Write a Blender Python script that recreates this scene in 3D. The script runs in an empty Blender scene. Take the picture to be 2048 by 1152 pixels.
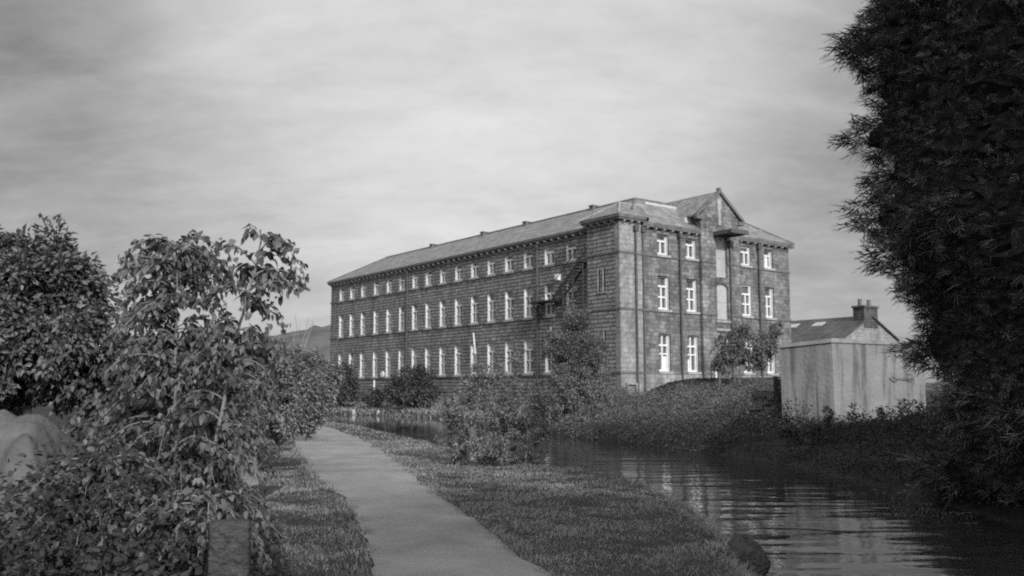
import bpy, math, random
import numpy as np
from mathutils import Vector, Matrix
R = math.radians
rng = np.random.default_rng(7)
random.seed(7)
sc = bpy.context.scene

# ---------------------------------------------------------------- camera
cam_d = bpy.data.cameras.new('camera'); cam = bpy.data.objects.new('camera', cam_d)
sc.collection.objects.link(cam); sc.camera = cam
cam_d.sensor_width = 36.0; cam_d.lens = 36.0 * 1820.0 / 2048.0
cam_d.clip_start = 0.05; cam_d.clip_end = 5000
PITCH = math.atan(205 / 1820.0); EYE = 1.6
cam.location = (0, 0, EYE); cam.rotation_euler = (R(90) + PITCH, 0, 0)

# ---------------------------------------------------------------- sky and sun
SUN_EL, SUN_AZ = 25.0, 156.0        # azimuth clockwise from +Y (the way the camera looks)
world = bpy.data.worlds.new('World'); sc.world = world; world.use_nodes = True
nt = world.node_tree; nt.nodes.clear()
def wn(t, **kw):
    n = nt.nodes.new(t)
    for k, v in kw.items(): setattr(n, k, v)
    return n
def wmath(op, a, b=None, clamp=False):
    n = wn('ShaderNodeMath', operation=op, use_clamp=clamp)
    for i, s in enumerate((a, b)):
        if s is None: continue
        if isinstance(s, (int, float)): n.inputs[i].default_value = s
        else: nt.links.new(s, n.inputs[i])
    return n.outputs[0]
bg = wn('ShaderNodeBackground'); bg.inputs[1].default_value = 0.1
out = wn('ShaderNodeOutputWorld'); nt.links.new(bg.outputs[0], out.inputs[0])
sky = wn('ShaderNodeTexSky', sky_type='NISHITA', sun_disc=False)
sky.sun_elevation = R(SUN_EL); sky.sun_rotation = R(SUN_AZ); sky.dust_density = 2.0
bw = wn('ShaderNodeRGBToBW'); nt.links.new(sky.outputs[0], bw.inputs[0])
tc = wn('ShaderNodeTexCoord'); sep = wn('ShaderNodeSeparateXYZ'); nt.links.new(tc.outputs['Generated'], sep.inputs[0])
zc = wmath('ADD', wmath('MAXIMUM', sep.outputs[2], 0.0), 0.30)
px = wmath('DIVIDE', sep.outputs[0], zc); py = wmath('DIVIDE', sep.outputs[1], zc)
comb = wn('ShaderNodeCombineXYZ'); nt.links.new(px, comb.inputs[0]); nt.links.new(py, comb.inputs[1])
def cloud_noise(scale, sx, sy, rot, detail, rough, dist, off):
    m = wn('ShaderNodeMapping'); m.inputs['Scale'].default_value = (sx, sy, 1); m.inputs['Rotation'].default_value = (0, 0, R(rot)); m.inputs['Location'].default_value = off
    nt.links.new(comb.outputs[0], m.inputs[0])
    n = wn('ShaderNodeTexNoise'); n.inputs['Scale'].default_value = scale; n.inputs['Detail'].default_value = detail
    n.inputs['Roughness'].default_value = rough; n.inputs['Distortion'].default_value = dist
    nt.links.new(m.outputs[0], n.inputs['Vector']); return n.outputs[0]
n1 = cloud_noise(0.55, 0.55, 1.0, 8, 5, 0.5, 0.6, (3.3, 1.2, 0))
n2 = cloud_noise(4.6, 0.45, 1.0, -16, 7, 0.62, 0.5, (1.3, 7.2, 0))
n3 = cloud_noise(1.7, 0.5, 1.0, 14, 6, 0.58, 0.8, (9.3, 2.2, 0))
def vdot(d):
    v = wn('ShaderNodeVectorMath', operation='DOT_PRODUCT'); v.inputs[1].default_value = Vector(d).normalized()
    nt.links.new(tc.outputs['Generated'], v.inputs[0]); return v.outputs['Value']
# a thinner, brighter part of the cloud sheet ahead and a thicker part to the left
def smooth(val, a, b, lo, hi):
    m = wn('ShaderNodeMapRange', interpolation_type='SMOOTHSTEP')
    nt.links.new(val, m.inputs[0])
    for i, x in enumerate((a, b, lo, hi)): m.inputs[i + 1].default_value = x
    return m.outputs[0]
thin = smooth(vdot((-0.04, 1, 0.50)), 0.885, 1.0, 0.0, 1.0)
c = wmath('ADD', wmath('MULTIPLY', n1, 3.6), wmath('MULTIPLY', n2, 2.5))
c = wmath('ADD', c, wmath('MULTIPLY', n3, 2.4))
n4 = cloud_noise(13.0, 0.7, 1.0, -10, 6, 0.6, 0.3, (5.3, 4.2, 0))
c = wmath('ADD', c, wmath('MULTIPLY', n4, 1.3))
c = wmath('ADD', c, wmath('MULTIPLY', thin, 3.3))
c = wmath('SUBTRACT', c, 2.95)
c = wmath('ADD', c, wmath('MULTIPLY', bw.outputs[0], 0.12))
# the sheet is thinner overhead, and glows round the veiled sun behind the viewpoint
c = wmath('ADD', c, smooth(sep.outputs[2], 0.05, 0.34, 1.2, 0.0))
c = wmath('ADD', wmath('MAXIMUM', c, 1.0), smooth(sep.outputs[2], 0.50, 0.95, 0.0, 4.5))
sun_side = (math.sin(R(SUN_AZ)) * math.cos(R(SUN_EL)), math.cos(R(SUN_AZ)) * math.cos(R(SUN_EL)), math.sin(R(SUN_EL)))
c = wmath('ADD', c, smooth(vdot(sun_side), 0.1, 1.0, 0.0, 11.0))
nt.links.new(c, bg.inputs[0])

sun_d = bpy.data.lights.new('sun', 'SUN'); sun = bpy.data.objects.new('sun', sun_d); sc.collection.objects.link(sun)
sun_d.energy = 3.2; sun_d.angle = R(4); sun_d.color = (1, 1, 1)
sdir = Vector((math.sin(R(SUN_AZ)) * math.cos(R(SUN_EL)), math.cos(R(SUN_AZ)) * math.cos(R(SUN_EL)), math.sin(R(SUN_EL))))
sun.rotation_euler = sdir.to_track_quat('Z', 'Y').to_euler(); sun.location = (20, -30, 30)
vs = sc.view_settings
vs.view_transform = 'Standard'; vs.look = 'None'; vs.exposure = 0.35; vs.gamma = 1.0; vs.use_curve_mapping = False
sc.cycles.use_denoising = False; sc.cycles.filter_width = 2.1          # the soft lens of the film camera
sc.cycles.max_bounces = 6; sc.cycles.transparent_max_bounces = 4

# ---------------------------------------------------------------- helpers
def at(x, y, D):
    """world point seen at photo pixel x, y (2048 wide) at forward distance D"""
    dx, dy = x - 1024, 576 - y
    F = 1820 * math.cos(PITCH) - dy * math.sin(PITCH); U = dy * math.cos(PITCH) + 1820 * math.sin(PITCH)
    return np.array([dx / F * D, D, EYE + U / F * D])

class MB:
    def __init__(s): s.v = []; s.f = []; s.n = 0
    def add(s, verts, faces):
        s.v.append(np.asarray(verts, float).reshape(-1, 3)); s.f += [tuple(i + s.n for i in f) for f in faces]; s.n += len(s.v[-1]); return s
    def box(s, a, b):
        x0, y0, z0 = [min(p, q) for p, q in zip(a, b)]; x1, y1, z1 = [max(p, q) for p, q in zip(a, b)]
        return s.add([(x0,y0,z0),(x1,y0,z0),(x1,y1,z0),(x0,y1,z0),(x0,y0,z1),(x1,y0,z1),(x1,y1,z1),(x0,y1,z1)],
                     [(0,3,2,1),(4,5,6,7),(0,1,5,4),(1,2,6,5),(2,3,7,6),(3,0,4,7)])
    def prism(s, pts, d):
        """polygon pts extruded by vector d"""
        p = np.asarray(pts, float); n = len(p); q = p + np.asarray(d, float)
        return s.add(np.vstack([p, q]), [tuple(range(n))[::-1], tuple(range(n, 2*n))] + [(i, (i+1) % n, n + (i+1) % n, n + i) for i in range(n)])
    def tube(s, pts, rad, k=6, caps=True):
        p = np.asarray(pts, float); n = len(p)
        rad = np.broadcast_to(np.asarray(rad, float), (n,)) if np.ndim(rad) else np.full(n, rad)
        t = np.gradient(p, axis=0); t /= np.linalg.norm(t, axis=1)[:, None] + 1e-9
        ref = np.array([0, 0, 1.0]) if abs(t[0][2]) < 0.9 else np.array([1.0, 0, 0])
        a = np.cross(t, ref); a /= np.linalg.norm(a, axis=1)[:, None] + 1e-9; b = np.cross(t, a)
        ang = np.linspace(0, 2*math.pi, k, endpoint=False)
        V = p[:, None] + rad[:, None, None] * (np.cos(ang)[None, :, None] * a[:, None] + np.sin(ang)[None, :, None] * b[:, None])
        F = [(i*k+j, i*k+(j+1) % k, (i+1)*k+(j+1) % k, (i+1)*k+j) for i in range(n-1) for j in range(k)]
        if caps: F += [tuple(range(k))[::-1], tuple(range((n-1)*k, n*k))]
        return s.add(V.reshape(-1, 3), F)
    def build(s, name, mat, parent=None, smooth=False, bevel=0):
        me = bpy.data.meshes.new(name)
        me.from_pydata(np.vstack(s.v).tolist(), [], s.f); me.validate(); me.update()
        if smooth: me.shade_smooth()
        me.materials.append(mat)
        o = bpy.data.objects.new(name, me); sc.collection.objects.link(o); o.parent = parent
        if bevel:
            m = o.modifiers.new('bevel', 'BEVEL'); m.width = bevel; m.segments = 2; m.limit_method = 'ANGLE'
        return o

def fast_mesh(name, V, idx, k, mat, parent=None):
    """many k-gons from arrays"""
    me = bpy.data.meshes.new(name); V = np.ascontiguousarray(V, np.float32); idx = np.ascontiguousarray(idx, np.int32).ravel()
    me.vertices.add(len(V)); me.vertices.foreach_set('co', V.ravel())
    me.loops.add(len(idx)); me.loops.foreach_set('vertex_index', idx)
    nf = len(idx) // k
    me.polygons.add(nf); me.polygons.foreach_set('loop_start', np.arange(nf, dtype=np.int32) * k)
    me.update(calc_edges=True); me.materials.append(mat)
    o = bpy.data.objects.new(name, me); sc.collection.objects.link(o); o.parent = parent
    return o

def tag(o, label=None, cat=None, group=None, kind=None):
    if label: o['label'] = label
    if cat: o['category'] = cat
    if group: o['group'] = group
    if kind: o['kind'] = kind
    return o
def empty(name, loc=(0, 0, 0), rz=0):
    o = bpy.data.objects.new(name, None); sc.collection.objects.link(o); o.location = loc; o.rotation_euler.z = rz; return o
def copy_tree(o, parent=None):
    c_ = o.copy(); sc.collection.objects.link(c_)
    if parent: c_.parent = parent
    for ch in [x for x in sc.objects if x.parent == o]:
        copy_tree(ch, c_)
    return c_

# ---------------------------------------------------------------- materials (all grey: the film is black and white)
def mat(name, base=0.2, rough=0.8, spec=0.3, var=0.0, vscale=3.0, bump=0.0, bscale=20.0, island=0.0, transl=0.0, vstretch=(1, 1, 1), metal=0.0, coord='Object'):
    m = bpy.data.materials.new(name); m.use_nodes = True; n = m.node_tree.nodes; l = m.node_tree.links
    b = n['Principled BSDF']; b.inputs['Roughness'].default_value = rough; b.inputs['Specular IOR Level'].default_value = spec; b.inputs['Metallic'].default_value = metal
    tc = n.new('ShaderNodeTexCoord'); mp = n.new('ShaderNodeMapping'); mp.inputs['Scale'].default_value = vstretch; l.new(tc.outputs[coord], mp.inputs[0])
    val = n.new('ShaderNodeValue'); val.outputs[0].default_value = base; cur = val.outputs[0]
    def mul(a, fac_socket, lo, hi):
        mr = n.new('ShaderNodeMapRange'); l.new(fac_socket, mr.inputs[0]); mr.inputs[3].default_value = lo; mr.inputs[4].default_value = hi
        mm = n.new('ShaderNodeMath'); mm.operation = 'MULTIPLY'; l.new(a, mm.inputs[0]); l.new(mr.outputs[0], mm.inputs[1]); return mm.outputs[0]
    if var:
        t = n.new('ShaderNodeTexNoise'); t.inputs['Scale'].default_value = vscale; t.inputs['Detail'].default_value = 6; t.inputs['Roughness'].default_value = 0.65
        l.new(mp.outputs[0], t.inputs['Vector'])
        mr = n.new('ShaderNodeMapRange'); l.new(t.outputs[0], mr.inputs[0]); mr.inputs[1].default_value = 0.3; mr.inputs[2].default_value = 0.7
        cur = mul(cur, mr.outputs[0], 1 - var, 1 + var)
    if island:
        g = n.new('ShaderNodeNewGeometry'); cur = mul(cur, g.outputs['Random Per Island'], 1 - island, 1 + island)
    cc = n.new('ShaderNodeCombineColor')
    for i in range(3): l.new(cur, cc.inputs[i])
    l.new(cc.outputs[0], b.inputs['Base Color'])
    if bump:
        t = n.new('ShaderNodeTexNoise'); t.inputs['Scale'].default_value = bscale; t.inputs['Detail'].default_value = 5; l.new(mp.outputs[0], t.inputs['Vector'])
        bp = n.new('ShaderNodeBump'); bp.inputs['Strength'].default_value = bump; bp.inputs['Distance'].default_value = 0.05; l.new(t.outputs[0], bp.inputs['Height']); l.new(bp.outputs[0], b.inputs['Normal'])
    if transl:
        tr = n.new('ShaderNodeBsdfTranslucent'); l.new(cc.outputs[0], tr.inputs[0]); mx = n.new('ShaderNodeMixShader'); mx.inputs[0].default_value = transl
        l.new(b.outputs[0], mx.inputs[1]); l.new(tr.outputs[0], mx.inputs[2]); l.new(mx.outputs[0], n['Material Output'].inputs[0])
    return m

def stone_mat(name, lo=0.09, hi=0.24, mortar=0.045, bw_=0.62, rh=0.26, blot=0.45, msize=0.022, rough=0.85):
    m = bpy.data.materials.new(name); m.use_nodes = True; n = m.node_tree.nodes; l = m.node_tree.links; b = n['Principled BSDF']
    b.inputs['Roughness'].default_value = rough; b.inputs['Specular IOR Level'].default_value = 0.2
    tc = n.new('ShaderNodeTexCoord'); sp = n.new('ShaderNodeSeparateXYZ'); l.new(tc.outputs['Object'], sp.inputs[0])
    ad = n.new('ShaderNodeMath'); l.new(sp.outputs[0], ad.inputs[0]); l.new(sp.outputs[1], ad.inputs[1])
    # wobble of the courses
    nz = n.new('ShaderNodeTexNoise'); nz.inputs['Scale'].default_value = 1.3; nz.inputs['Detail'].default_value = 3; l.new(tc.outputs['Object'], nz.inputs['Vector'])
    wz = n.new('ShaderNodeMath'); wz.operation = 'MULTIPLY_ADD'; l.new(nz.outputs[0], wz.inputs[0]); wz.inputs[1].default_value = 0.10; l.new(sp.outputs[2], wz.inputs[2])
    cb = n.new('ShaderNodeCombineXYZ'); l.new(ad.outputs[0], cb.inputs[0]); l.new(wz.outputs[0], cb.inputs[1])
    br = n.new('ShaderNodeTexBrick'); l.new(cb.outputs[0], br.inputs['Vector']); br.inputs['Scale'].default_value = 1.0
    br.inputs['Brick Width'].default_value = bw_; br.inputs['Row Height'].default_value = rh; br.inputs['Mortar Size'].default_value = msize; br.inputs['Mortar Smooth'].default_value = 0.4
    br.offset = 0.43; br.squash = 0.8; br.squash_frequency = 3
    br.inputs['Color1'].default_value = (lo,)*3 + (1,); br.inputs['Color2'].default_value = (hi,)*3 + (1,); br.inputs['Mortar'].default_value = (mortar,)*3 + (1,)
    t = n.new('ShaderNodeTexNoise'); t.inputs['Scale'].default_value = 0.75; t.inputs['Detail'].default_value = 9; t.inputs['Roughness'].default_value = 0.82; l.new(tc.outputs['Object'], t.inputs['Vector'])
    mr = n.new('ShaderNodeMapRange'); l.new(t.outputs[0], mr.inputs[0]); mr.inputs[1].default_value = 0.3; mr.inputs[2].default_value = 0.7; mr.inputs[3].default_value = 1 - blot; mr.inputs[4].default_value = 1 + blot
    mp = n.new('ShaderNodeMapping'); mp.inputs['Scale'].default_value = (2.2, 2.2, 0.25); l.new(tc.outputs['Object'], mp.inputs[0])
    t2 = n.new('ShaderNodeTexNoise'); t2.inputs['Scale'].default_value = 1.0; t2.inputs['Detail'].default_value = 5; l.new(mp.outputs[0], t2.inputs['Vector'])
    mr2 = n.new('ShaderNodeMapRange'); l.new(t2.outputs[0], mr2.inputs[0]); mr2.inputs[1].default_value = 0.3; mr2.inputs[2].default_value = 0.7; mr2.inputs[3].default_value = 0.8; mr2.inputs[4].default_value = 1.22
    v = n.new('ShaderNodeVectorMath'); v.operation = 'SCALE'; l.new(br.outputs[0], v.inputs[0]); l.new(mr.outputs[0], v.inputs['Scale'])
    t3 = n.new('ShaderNodeTexNoise'); t3.inputs['Scale'].default_value = 4.5; t3.inputs['Detail'].default_value = 6; t3.inputs['Roughness'].default_value = 0.8; l.new(tc.outputs['Object'], t3.inputs['Vector'])
    mr3 = n.new('ShaderNodeMapRange'); l.new(t3.outputs[0], mr3.inputs[0]); mr3.inputs[1].default_value = 0.32; mr3.inputs[2].default_value = 0.68; mr3.inputs[3].default_value = 0.62; mr3.inputs[4].default_value = 1.42
    v3 = n.new('ShaderNodeVectorMath'); v3.operation = 'SCALE'; l.new(v.outputs[0], v3.inputs[0]); l.new(mr3.outputs[0], v3.inputs['Scale']); v = v3
    v2 = n.new('ShaderNodeVectorMath'); v2.operation = 'SCALE'; l.new(v.outputs[0], v2.inputs[0]); l.new(mr2.outputs[0], v2.inputs['Scale'])
    l.new(v2.outputs[0], b.inputs['Base Color'])
    sub = n.new('ShaderNodeMath'); sub.operation = 'SUBTRACT'; l.new(t.outputs[0], sub.inputs[0]); l.new(br.outputs['Fac'], sub.inputs[1])
    bp = n.new('ShaderNodeBump'); bp.inputs['Strength'].default_value = 0.7; bp.inputs['Distance'].default_value = 0.03; l.new(sub.outputs[0], bp.inputs['Height']); l.new(bp.outputs[0], b.inputs['Normal'])
    return m

M = {
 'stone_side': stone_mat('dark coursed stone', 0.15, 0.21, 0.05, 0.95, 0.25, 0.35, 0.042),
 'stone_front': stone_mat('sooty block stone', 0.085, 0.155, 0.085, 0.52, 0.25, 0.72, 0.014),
 'stone_smooth': stone_mat('dressed quoin stone', 0.175, 0.205, 0.145, 0.6, 0.30, 0.42, 0.012),
 'trim': mat('dressed stone trim', 0.24, 0.85, var=0.35, vscale=2.5, bump=0.3),
 'band': mat('dark stone band', 0.10, 0.85, var=0.4, vscale=2.0, bump=0.3),
 'dark_slate': stone_mat('old dark slate', 0.05, 0.08, 0.04, 0.35, 0.22, 0.4, 0.02, 0.6),
 'slate': stone_mat('roof slate', 0.13, 0.20, 0.09, 0.35, 0.22, 0.30, 0.02, 0.55),
 'lead': mat('lead flashing', 0.34, 0.5, var=0.2),
 'white': mat('white window paint', 0.56, 0.6, var=0.18, vscale=1.3),
 'panel': mat('pale boarded panel', 0.30, 0.7, var=0.15, vscale=1.5),
 'iron': mat('black painted iron', 0.035, 0.5, var=0.3),
 'pipe': mat('dark iron drainpipe', 0.065, 0.6, var=0.3),
 'render': mat('stained cement render', 0.165, 0.9, var=0.16, vscale=1.1, bump=0.4, bscale=9),
 'coping': mat('weathered concrete coping', 0.20, 0.9, var=0.35, vscale=3, bump=0.5),
 'path': mat('fine gravel towpath', 0.20, 0.95, spec=0.1, var=0.26, vscale=0.8, bump=0.5, bscale=24),
 'earth': mat('dark bank earth', 0.034, 0.95, spec=0.1, var=0.4, vscale=1.6, bump=0.8, bscale=14),
 'bark': mat('grey bark', 0.10, 0.9, var=0.4, vscale=6, bump=0.7, bscale=30),
 'stem': mat('pale plant stem', 0.17, 0.7, var=0.3, vscale=8),
 'leaf_low': mat('low weed leaf', 0.042, 0.8, spec=0.1, island=0.45, transl=0.25),
 'leaf_big': mat('broad leaf', 0.095, 0.50, spec=0.4, island=0.6, transl=0.30),
 'leaf_dark': mat('dark tree leaf', 0.10, 0.5, spec=0.4, island=0.7, transl=0.22),
 'leaf_pale': mat('sunlit pale leaf', 0.17, 0.6, spec=0.25, island=0.5, transl=0.3),
 'leaf_mid': mat('shrub leaf', 0.14, 0.6, spec=0.25, island=0.6, transl=0.3),
 'leaf_shade': mat('evergreen leaf', 0.07, 0.6, spec=0.2, island=0.5, transl=0.2),
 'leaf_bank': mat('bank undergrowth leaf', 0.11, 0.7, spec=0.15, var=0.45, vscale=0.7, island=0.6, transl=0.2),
 'conifer_core': mat('cypress inner twigs', 0.04, 1.0, spec=0.0, var=0.5, vscale=12),
 'conifer': mat('cypress foliage', 0.115, 0.9, spec=0.03, island=0.6, transl=0.05),
 'grass': mat('meadow grass', 0.24, 0.8, spec=0.1, var=0.38, vscale=0.9, island=0.28, transl=0.3, coord='Object'),
 'hedge': mat('clipped hedge leaf', 0.03, 0.8, spec=0.1, island=0.5),
 'hill': mat('distant wooded hillside', 0.10, 1.0, spec=0.0, var=0.45, vscale=0.03),
 'tarp': mat('crumpled grey sheet', 0.072, 0.75, spec=0.25, var=0.45, vscale=3.2, bump=1.0, bscale=5),
 'rock': mat('pale rough stone', 0.13, 0.9, var=0.4, vscale=5, bump=0.9, bscale=14),
 'post': mat('mossy stone post', 0.055, 0.95, spec=0.1, var=0.5, vscale=9, bump=1.0, bscale=25),
}
def glass_mat():
    m = bpy.data.materials.new('window glass'); m.use_nodes = True; b = m.node_tree.nodes['Principled BSDF']
    b.inputs['Base Color'].default_value = (0.06, 0.06, 0.06, 1); b.inputs['Roughness'].default_value = 0.07; b.inputs['IOR'].default_value = 1.6
    b.inputs['Specular IOR Level'].default_value = 0.9
    return m
M['glass'] = glass_mat()
def stain_render():
    m = M['render']; n = m.node_tree.nodes; l = m.node_tree.links; b = n['Principled BSDF']
    tc = n.new('ShaderNodeTexCoord'); mp = n.new('ShaderNodeMapping'); mp.inputs['Scale'].default_value = (4.2, 4.2, 0.35); mp.inputs['Location'].default_value = (2.7, 0.4, 0); l.new(tc.outputs['Object'], mp.inputs[0])
    t = n.new('ShaderNodeTexNoise'); t.inputs['Scale'].default_value = 1.0; t.inputs['Detail'].default_value = 8; t.inputs['Roughness'].default_value = 0.7; l.new(mp.outputs[0], t.inputs['Vector'])
    mr = n.new('ShaderNodeMapRange'); mr.interpolation_type = 'SMOOTHSTEP'; l.new(t.outputs[0], mr.inputs[0]); mr.inputs[1].default_value = 0.46; mr.inputs[2].default_value = 0.64; mr.inputs[3].default_value = 1.08; mr.inputs[4].default_value = 0.52
    src = b.inputs['Base Color'].links[0].from_socket
    v = n.new('ShaderNodeVectorMath'); v.operation = 'SCALE'; l.new(src, v.inputs[0]); l.new(mr.outputs[0], v.inputs['Scale']); l.new(v.outputs[0], b.inputs['Base Color'])
stain_render()
def water_mat():
    m = bpy.data.materials.new('canal water'); m.use_nodes = True; n = m.node_tree.nodes; l = m.node_tree.links; b = n['Principled BSDF']
    b.inputs['Base Color'].default_value = (0.022,)*3 + (1,); b.inputs['Roughness'].default_value = 0.03; b.inputs['IOR'].default_value = 1.33; b.inputs['Specular IOR Level'].default_value = 0.5
    tc = n.new('ShaderNodeTexCoord')
    def nz(sx, sy, scale, det, dist=0.0):
        mp = n.new('ShaderNodeMapping'); mp.inputs['Scale'].default_value = (sx, sy, 1); mp.inputs['Rotation'].default_value = (0, 0, R(-6)); l.new(tc.outputs['Object'], mp.inputs[0])
        t = n.new('ShaderNodeTexNoise'); t.inputs['Scale'].default_value = scale; t.inputs['Detail'].default_value = det; t.inputs['Distortion'].default_value = dist; l.new(mp.outputs[0], t.inputs['Vector']); return t.outputs[0]
    a = nz(0.35, 1.0, 1.5, 1.0, 0.3); c_ = nz(0.5, 1.0, 5.0, 2.0)
    mm = n.new('ShaderNodeMath'); mm.operation = 'MULTIPLY_ADD'; l.new(c_, mm.inputs[0]); mm.inputs[1].default_value = 0.14; l.new(a, mm.inputs[2])
    bp = n.new('ShaderNodeBump'); bp.inputs['Strength'].default_value = 1.0; sy_ = n.new('ShaderNodeSeparateXYZ'); l.new(tc.outputs['Object'], sy_.inputs[0]); fd = n.new('ShaderNodeMapRange'); l.new(sy_.outputs[1], fd.inputs[0])
    for i_, v_ in enumerate((12, 45, 0.042, 0.006)): fd.inputs[i_+1].default_value = v_
    l.new(fd.outputs[0], bp.inputs['Distance']); l.new(mm.outputs[0], bp.inputs['Height']); l.new(bp.outputs[0], b.inputs['Normal'])
    return m
M['water'] = water_mat()

# ---------------------------------------------------------------- terrain
WZ = -0.30
NEAR = np.array([(2.3,-30),(2.3,0),(2.35,7),(2.55,9.6),(2.85,12.8),(2.75,15.5),(2.5,17.6),(1.85,19.3),(.85,20.3),(-.3,20.9),(-1.3,22.8),(-2.1,28.5),(-4.2,34.9),(-7.1,43.5),(-10.1,49.5),(-16,57),(-24,66),(-36,77),(-60,96)])
FAR = np.array([(7,-30),(7,5),(7.0,12.8),(7.2,16.2),(7.2,19.7),(7.0,24.5),(5.8,28.4),(4.1,32.9),(1.9,38.7),(-.7,51),(-4.6,62.0),(-9.5,68.5),(-14.5,74),(-21,80),(-32,89),(-60,112)])
def seg_dist(P, L):
    d = np.full(len(P), 1e9)
    for a, b in zip(L[:-1], L[1:]):
        ab = b - a; t = np.clip(((P - a) @ ab) / (ab @ ab), 0, 1); d = np.minimum(d, np.linalg.norm(P - (a + t[:, None] * ab), axis=1))
    return d
def inside(P, poly):
    r = np.zeros(len(P), bool); n = len(poly)
    for i in range(n):
        a, b = poly[i], poly[(i+1) % n]
        c1 = (a[1] > P[:, 1]) != (b[1] > P[:, 1])
        with np.errstate(divide='ignore', invalid='ignore'):
            xi = (b[0]-a[0]) * (P[:, 1]-a[1]) / (b[1]-a[1] + 1e-12) + a[0]
        r ^= c1 & (P[:, 0] < xi)
    return r
POLY = np.vstack([NEAR, FAR[::-1]])
def sst(x, a, b):
    t = np.clip((x - a) / (b - a), 0, 1); return t * t * (3 - 2 * t)
def wob(P, s, ph=0):
    x, y = P[:, 0] * s, P[:, 1] * s
    return (np.sin(x*1.3+ph+1.7*np.sin(y*.7+ph)) + np.sin(y*1.7-ph*2+1.3*np.sin(x*.9)) + .6*np.sin(x*2.9+y*2.3+ph) + .4*np.sin(x*5.1-y*4.7+2*ph)) / 3
def ground_z(P):
    P = np.asarray(P, float); dn = seg_dist(P, NEAR); df = seg_dist(P, FAR); ins = inside(P, POLY)
    dn = dn + 0.12 * wob(P, 2.2, 1.0) * np.minimum(1, dn * 3)
    near = dn < df
    near = near & (~((P[:, 0] > 4.8) & (P[:, 1] < 30)))
    zn = WZ - 0.02 + 0.32 * sst(dn, 0.0, 0.55) + 0.03 * wob(P, 1.1, 0.3) * sst(dn, .3, 1)
    # the ground climbs to the left of the towpath
    zn += 0.35 * sst(-P[:, 0] - 0.30 * np.clip(P[:, 1] - 6, 0, 60) * 0.9 - 2.6, 0.0, 3.0)
    top = 0.42 + (1.60 - 0.42) * sst(P[:, 0] + 0.0 * P[:, 1], -1.5, 8.0) * sst(P[:, 1], 22, 50)
    w = 4.0 + 9.0 * sst(P[:, 0], -2, 6) * sst(P[:, 1], 20, 40)
    zf = WZ - 0.02 + (top - WZ) * (0.35 * sst(df, 0, 0.8) + 0.65 * np.clip(df / w, 0, 1)) + 0.05 * wob(P, 0.9, 2.3) * sst(df, .3, 1.5)
    z = np.where(near, zn, zf)
    d = np.minimum(dn, df)
    return np.where(ins, WZ - 0.02 - np.minimum(d * 1.2, 0.9), z)
def axis(fine0, fine1, step, lo, hi, g=1.12):
    a = list(np.arange(fine0, fine1, step)); s = step; x = a[-1]
    while x < hi: s *= g; x += s; a.append(x)
    s = step; x = a[0]; b = []
    while x > lo: s *= g; x -= s; b.append(x)
    return np.array(b[::-1] + a)
xs = axis(-9, 12, 0.17, -900, 900, 1.09); ys = axis(1, 32, 0.17, -200, 1500, 1.035)
X_, Y_ = np.meshgrid(xs, ys); P_ = np.c_[X_.ravel(), Y_.ravel()]
Z_ = ground_z(P_); far_d = np.hypot(P_[:, 0], P_[:, 1])
Z_ = np.where(far_d > 140, np.minimum(Z_, 0.4), Z_)
nx, ny = len(xs), len(ys)
i0 = (np.arange(ny-1)[:, None] * nx + np.arange(nx-1)[None]).ravel()
g_ = fast_mesh('ground', np.c_[P_, Z_], np.c_[i0, i0+1, i0+nx+1, i0+nx], 4, M['earth']); g_.data.shade_smooth(); tag(g_, kind='structure')
w_ = MB().add([(-70,-30,WZ),(40,-30,WZ),(40,130,WZ),(-70,130,WZ)], [(0,1,2,3)]).build('canal_water', M['water']); tag(w_, kind='structure')

PL = np.array([(-.2,-6),(-.25,0),(-.62,4),(-1.2,8.1),(-1.7,10.7),(-2.46,13.65),(-3.45,16.65),(-4.61,20.7),(-6.1,26.0),(-7.9,33.3),(-10.2,40),(-13.4,47),(-20,58),(-30,70)])
PR = np.array([(1.5,-6),(1.25,0),(.85,4),(.3,8.1),(-.12,9.9),(-.7,12.5),(-1.4,15.4),(-2.4,20.0),(-4.3,28.0),(-5.9,33.5),(-8.0,40),(-11.6,46.5),(-18.5,56),(-28,68)])
def resample(L, n):
    s = np.r_[0, np.cumsum(np.linalg.norm(np.diff(L, axis=0), axis=1))]; t = np.linspace(0, 1, n) ** 1.5 * s[-1]
    return np.c_[np.interp(t, s, L[:, 0]), np.interp(t, s, L[:, 1])]
A = resample(PL, 420); B = resample(PR, 420)
jit = 0.05
A = A + np.c_[wob(A, 3.1, .5) * jit + rng.normal(0, .008, 420), np.zeros(420)]; B = B + np.c_[wob(B, 2.7, 2.5) * jit + rng.normal(0, .008, 420), np.zeros(420)]
K = 9; V = []
for k in range(K):
    t = k / (K - 1); C_ = A * (1 - t) + B * t
    V.append(np.c_[C_, ground_z(C_) + 0.012 + 0.02 * math.sin(math.pi * t)])
V = np.stack(V, 1).reshape(-1, 3); i0 = (np.arange(419)[:, None] * K + np.arange(K-1)[None]).ravel()
p_ = fast_mesh('towpath', V, np.c_[i0, i0+1, i0+K+1, i0+K], 4, M['path']); p_.data.shade_smooth(); tag(p_, kind='structure')
PATHPOLY = np.vstack([PL, PR[::-1]])

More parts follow.
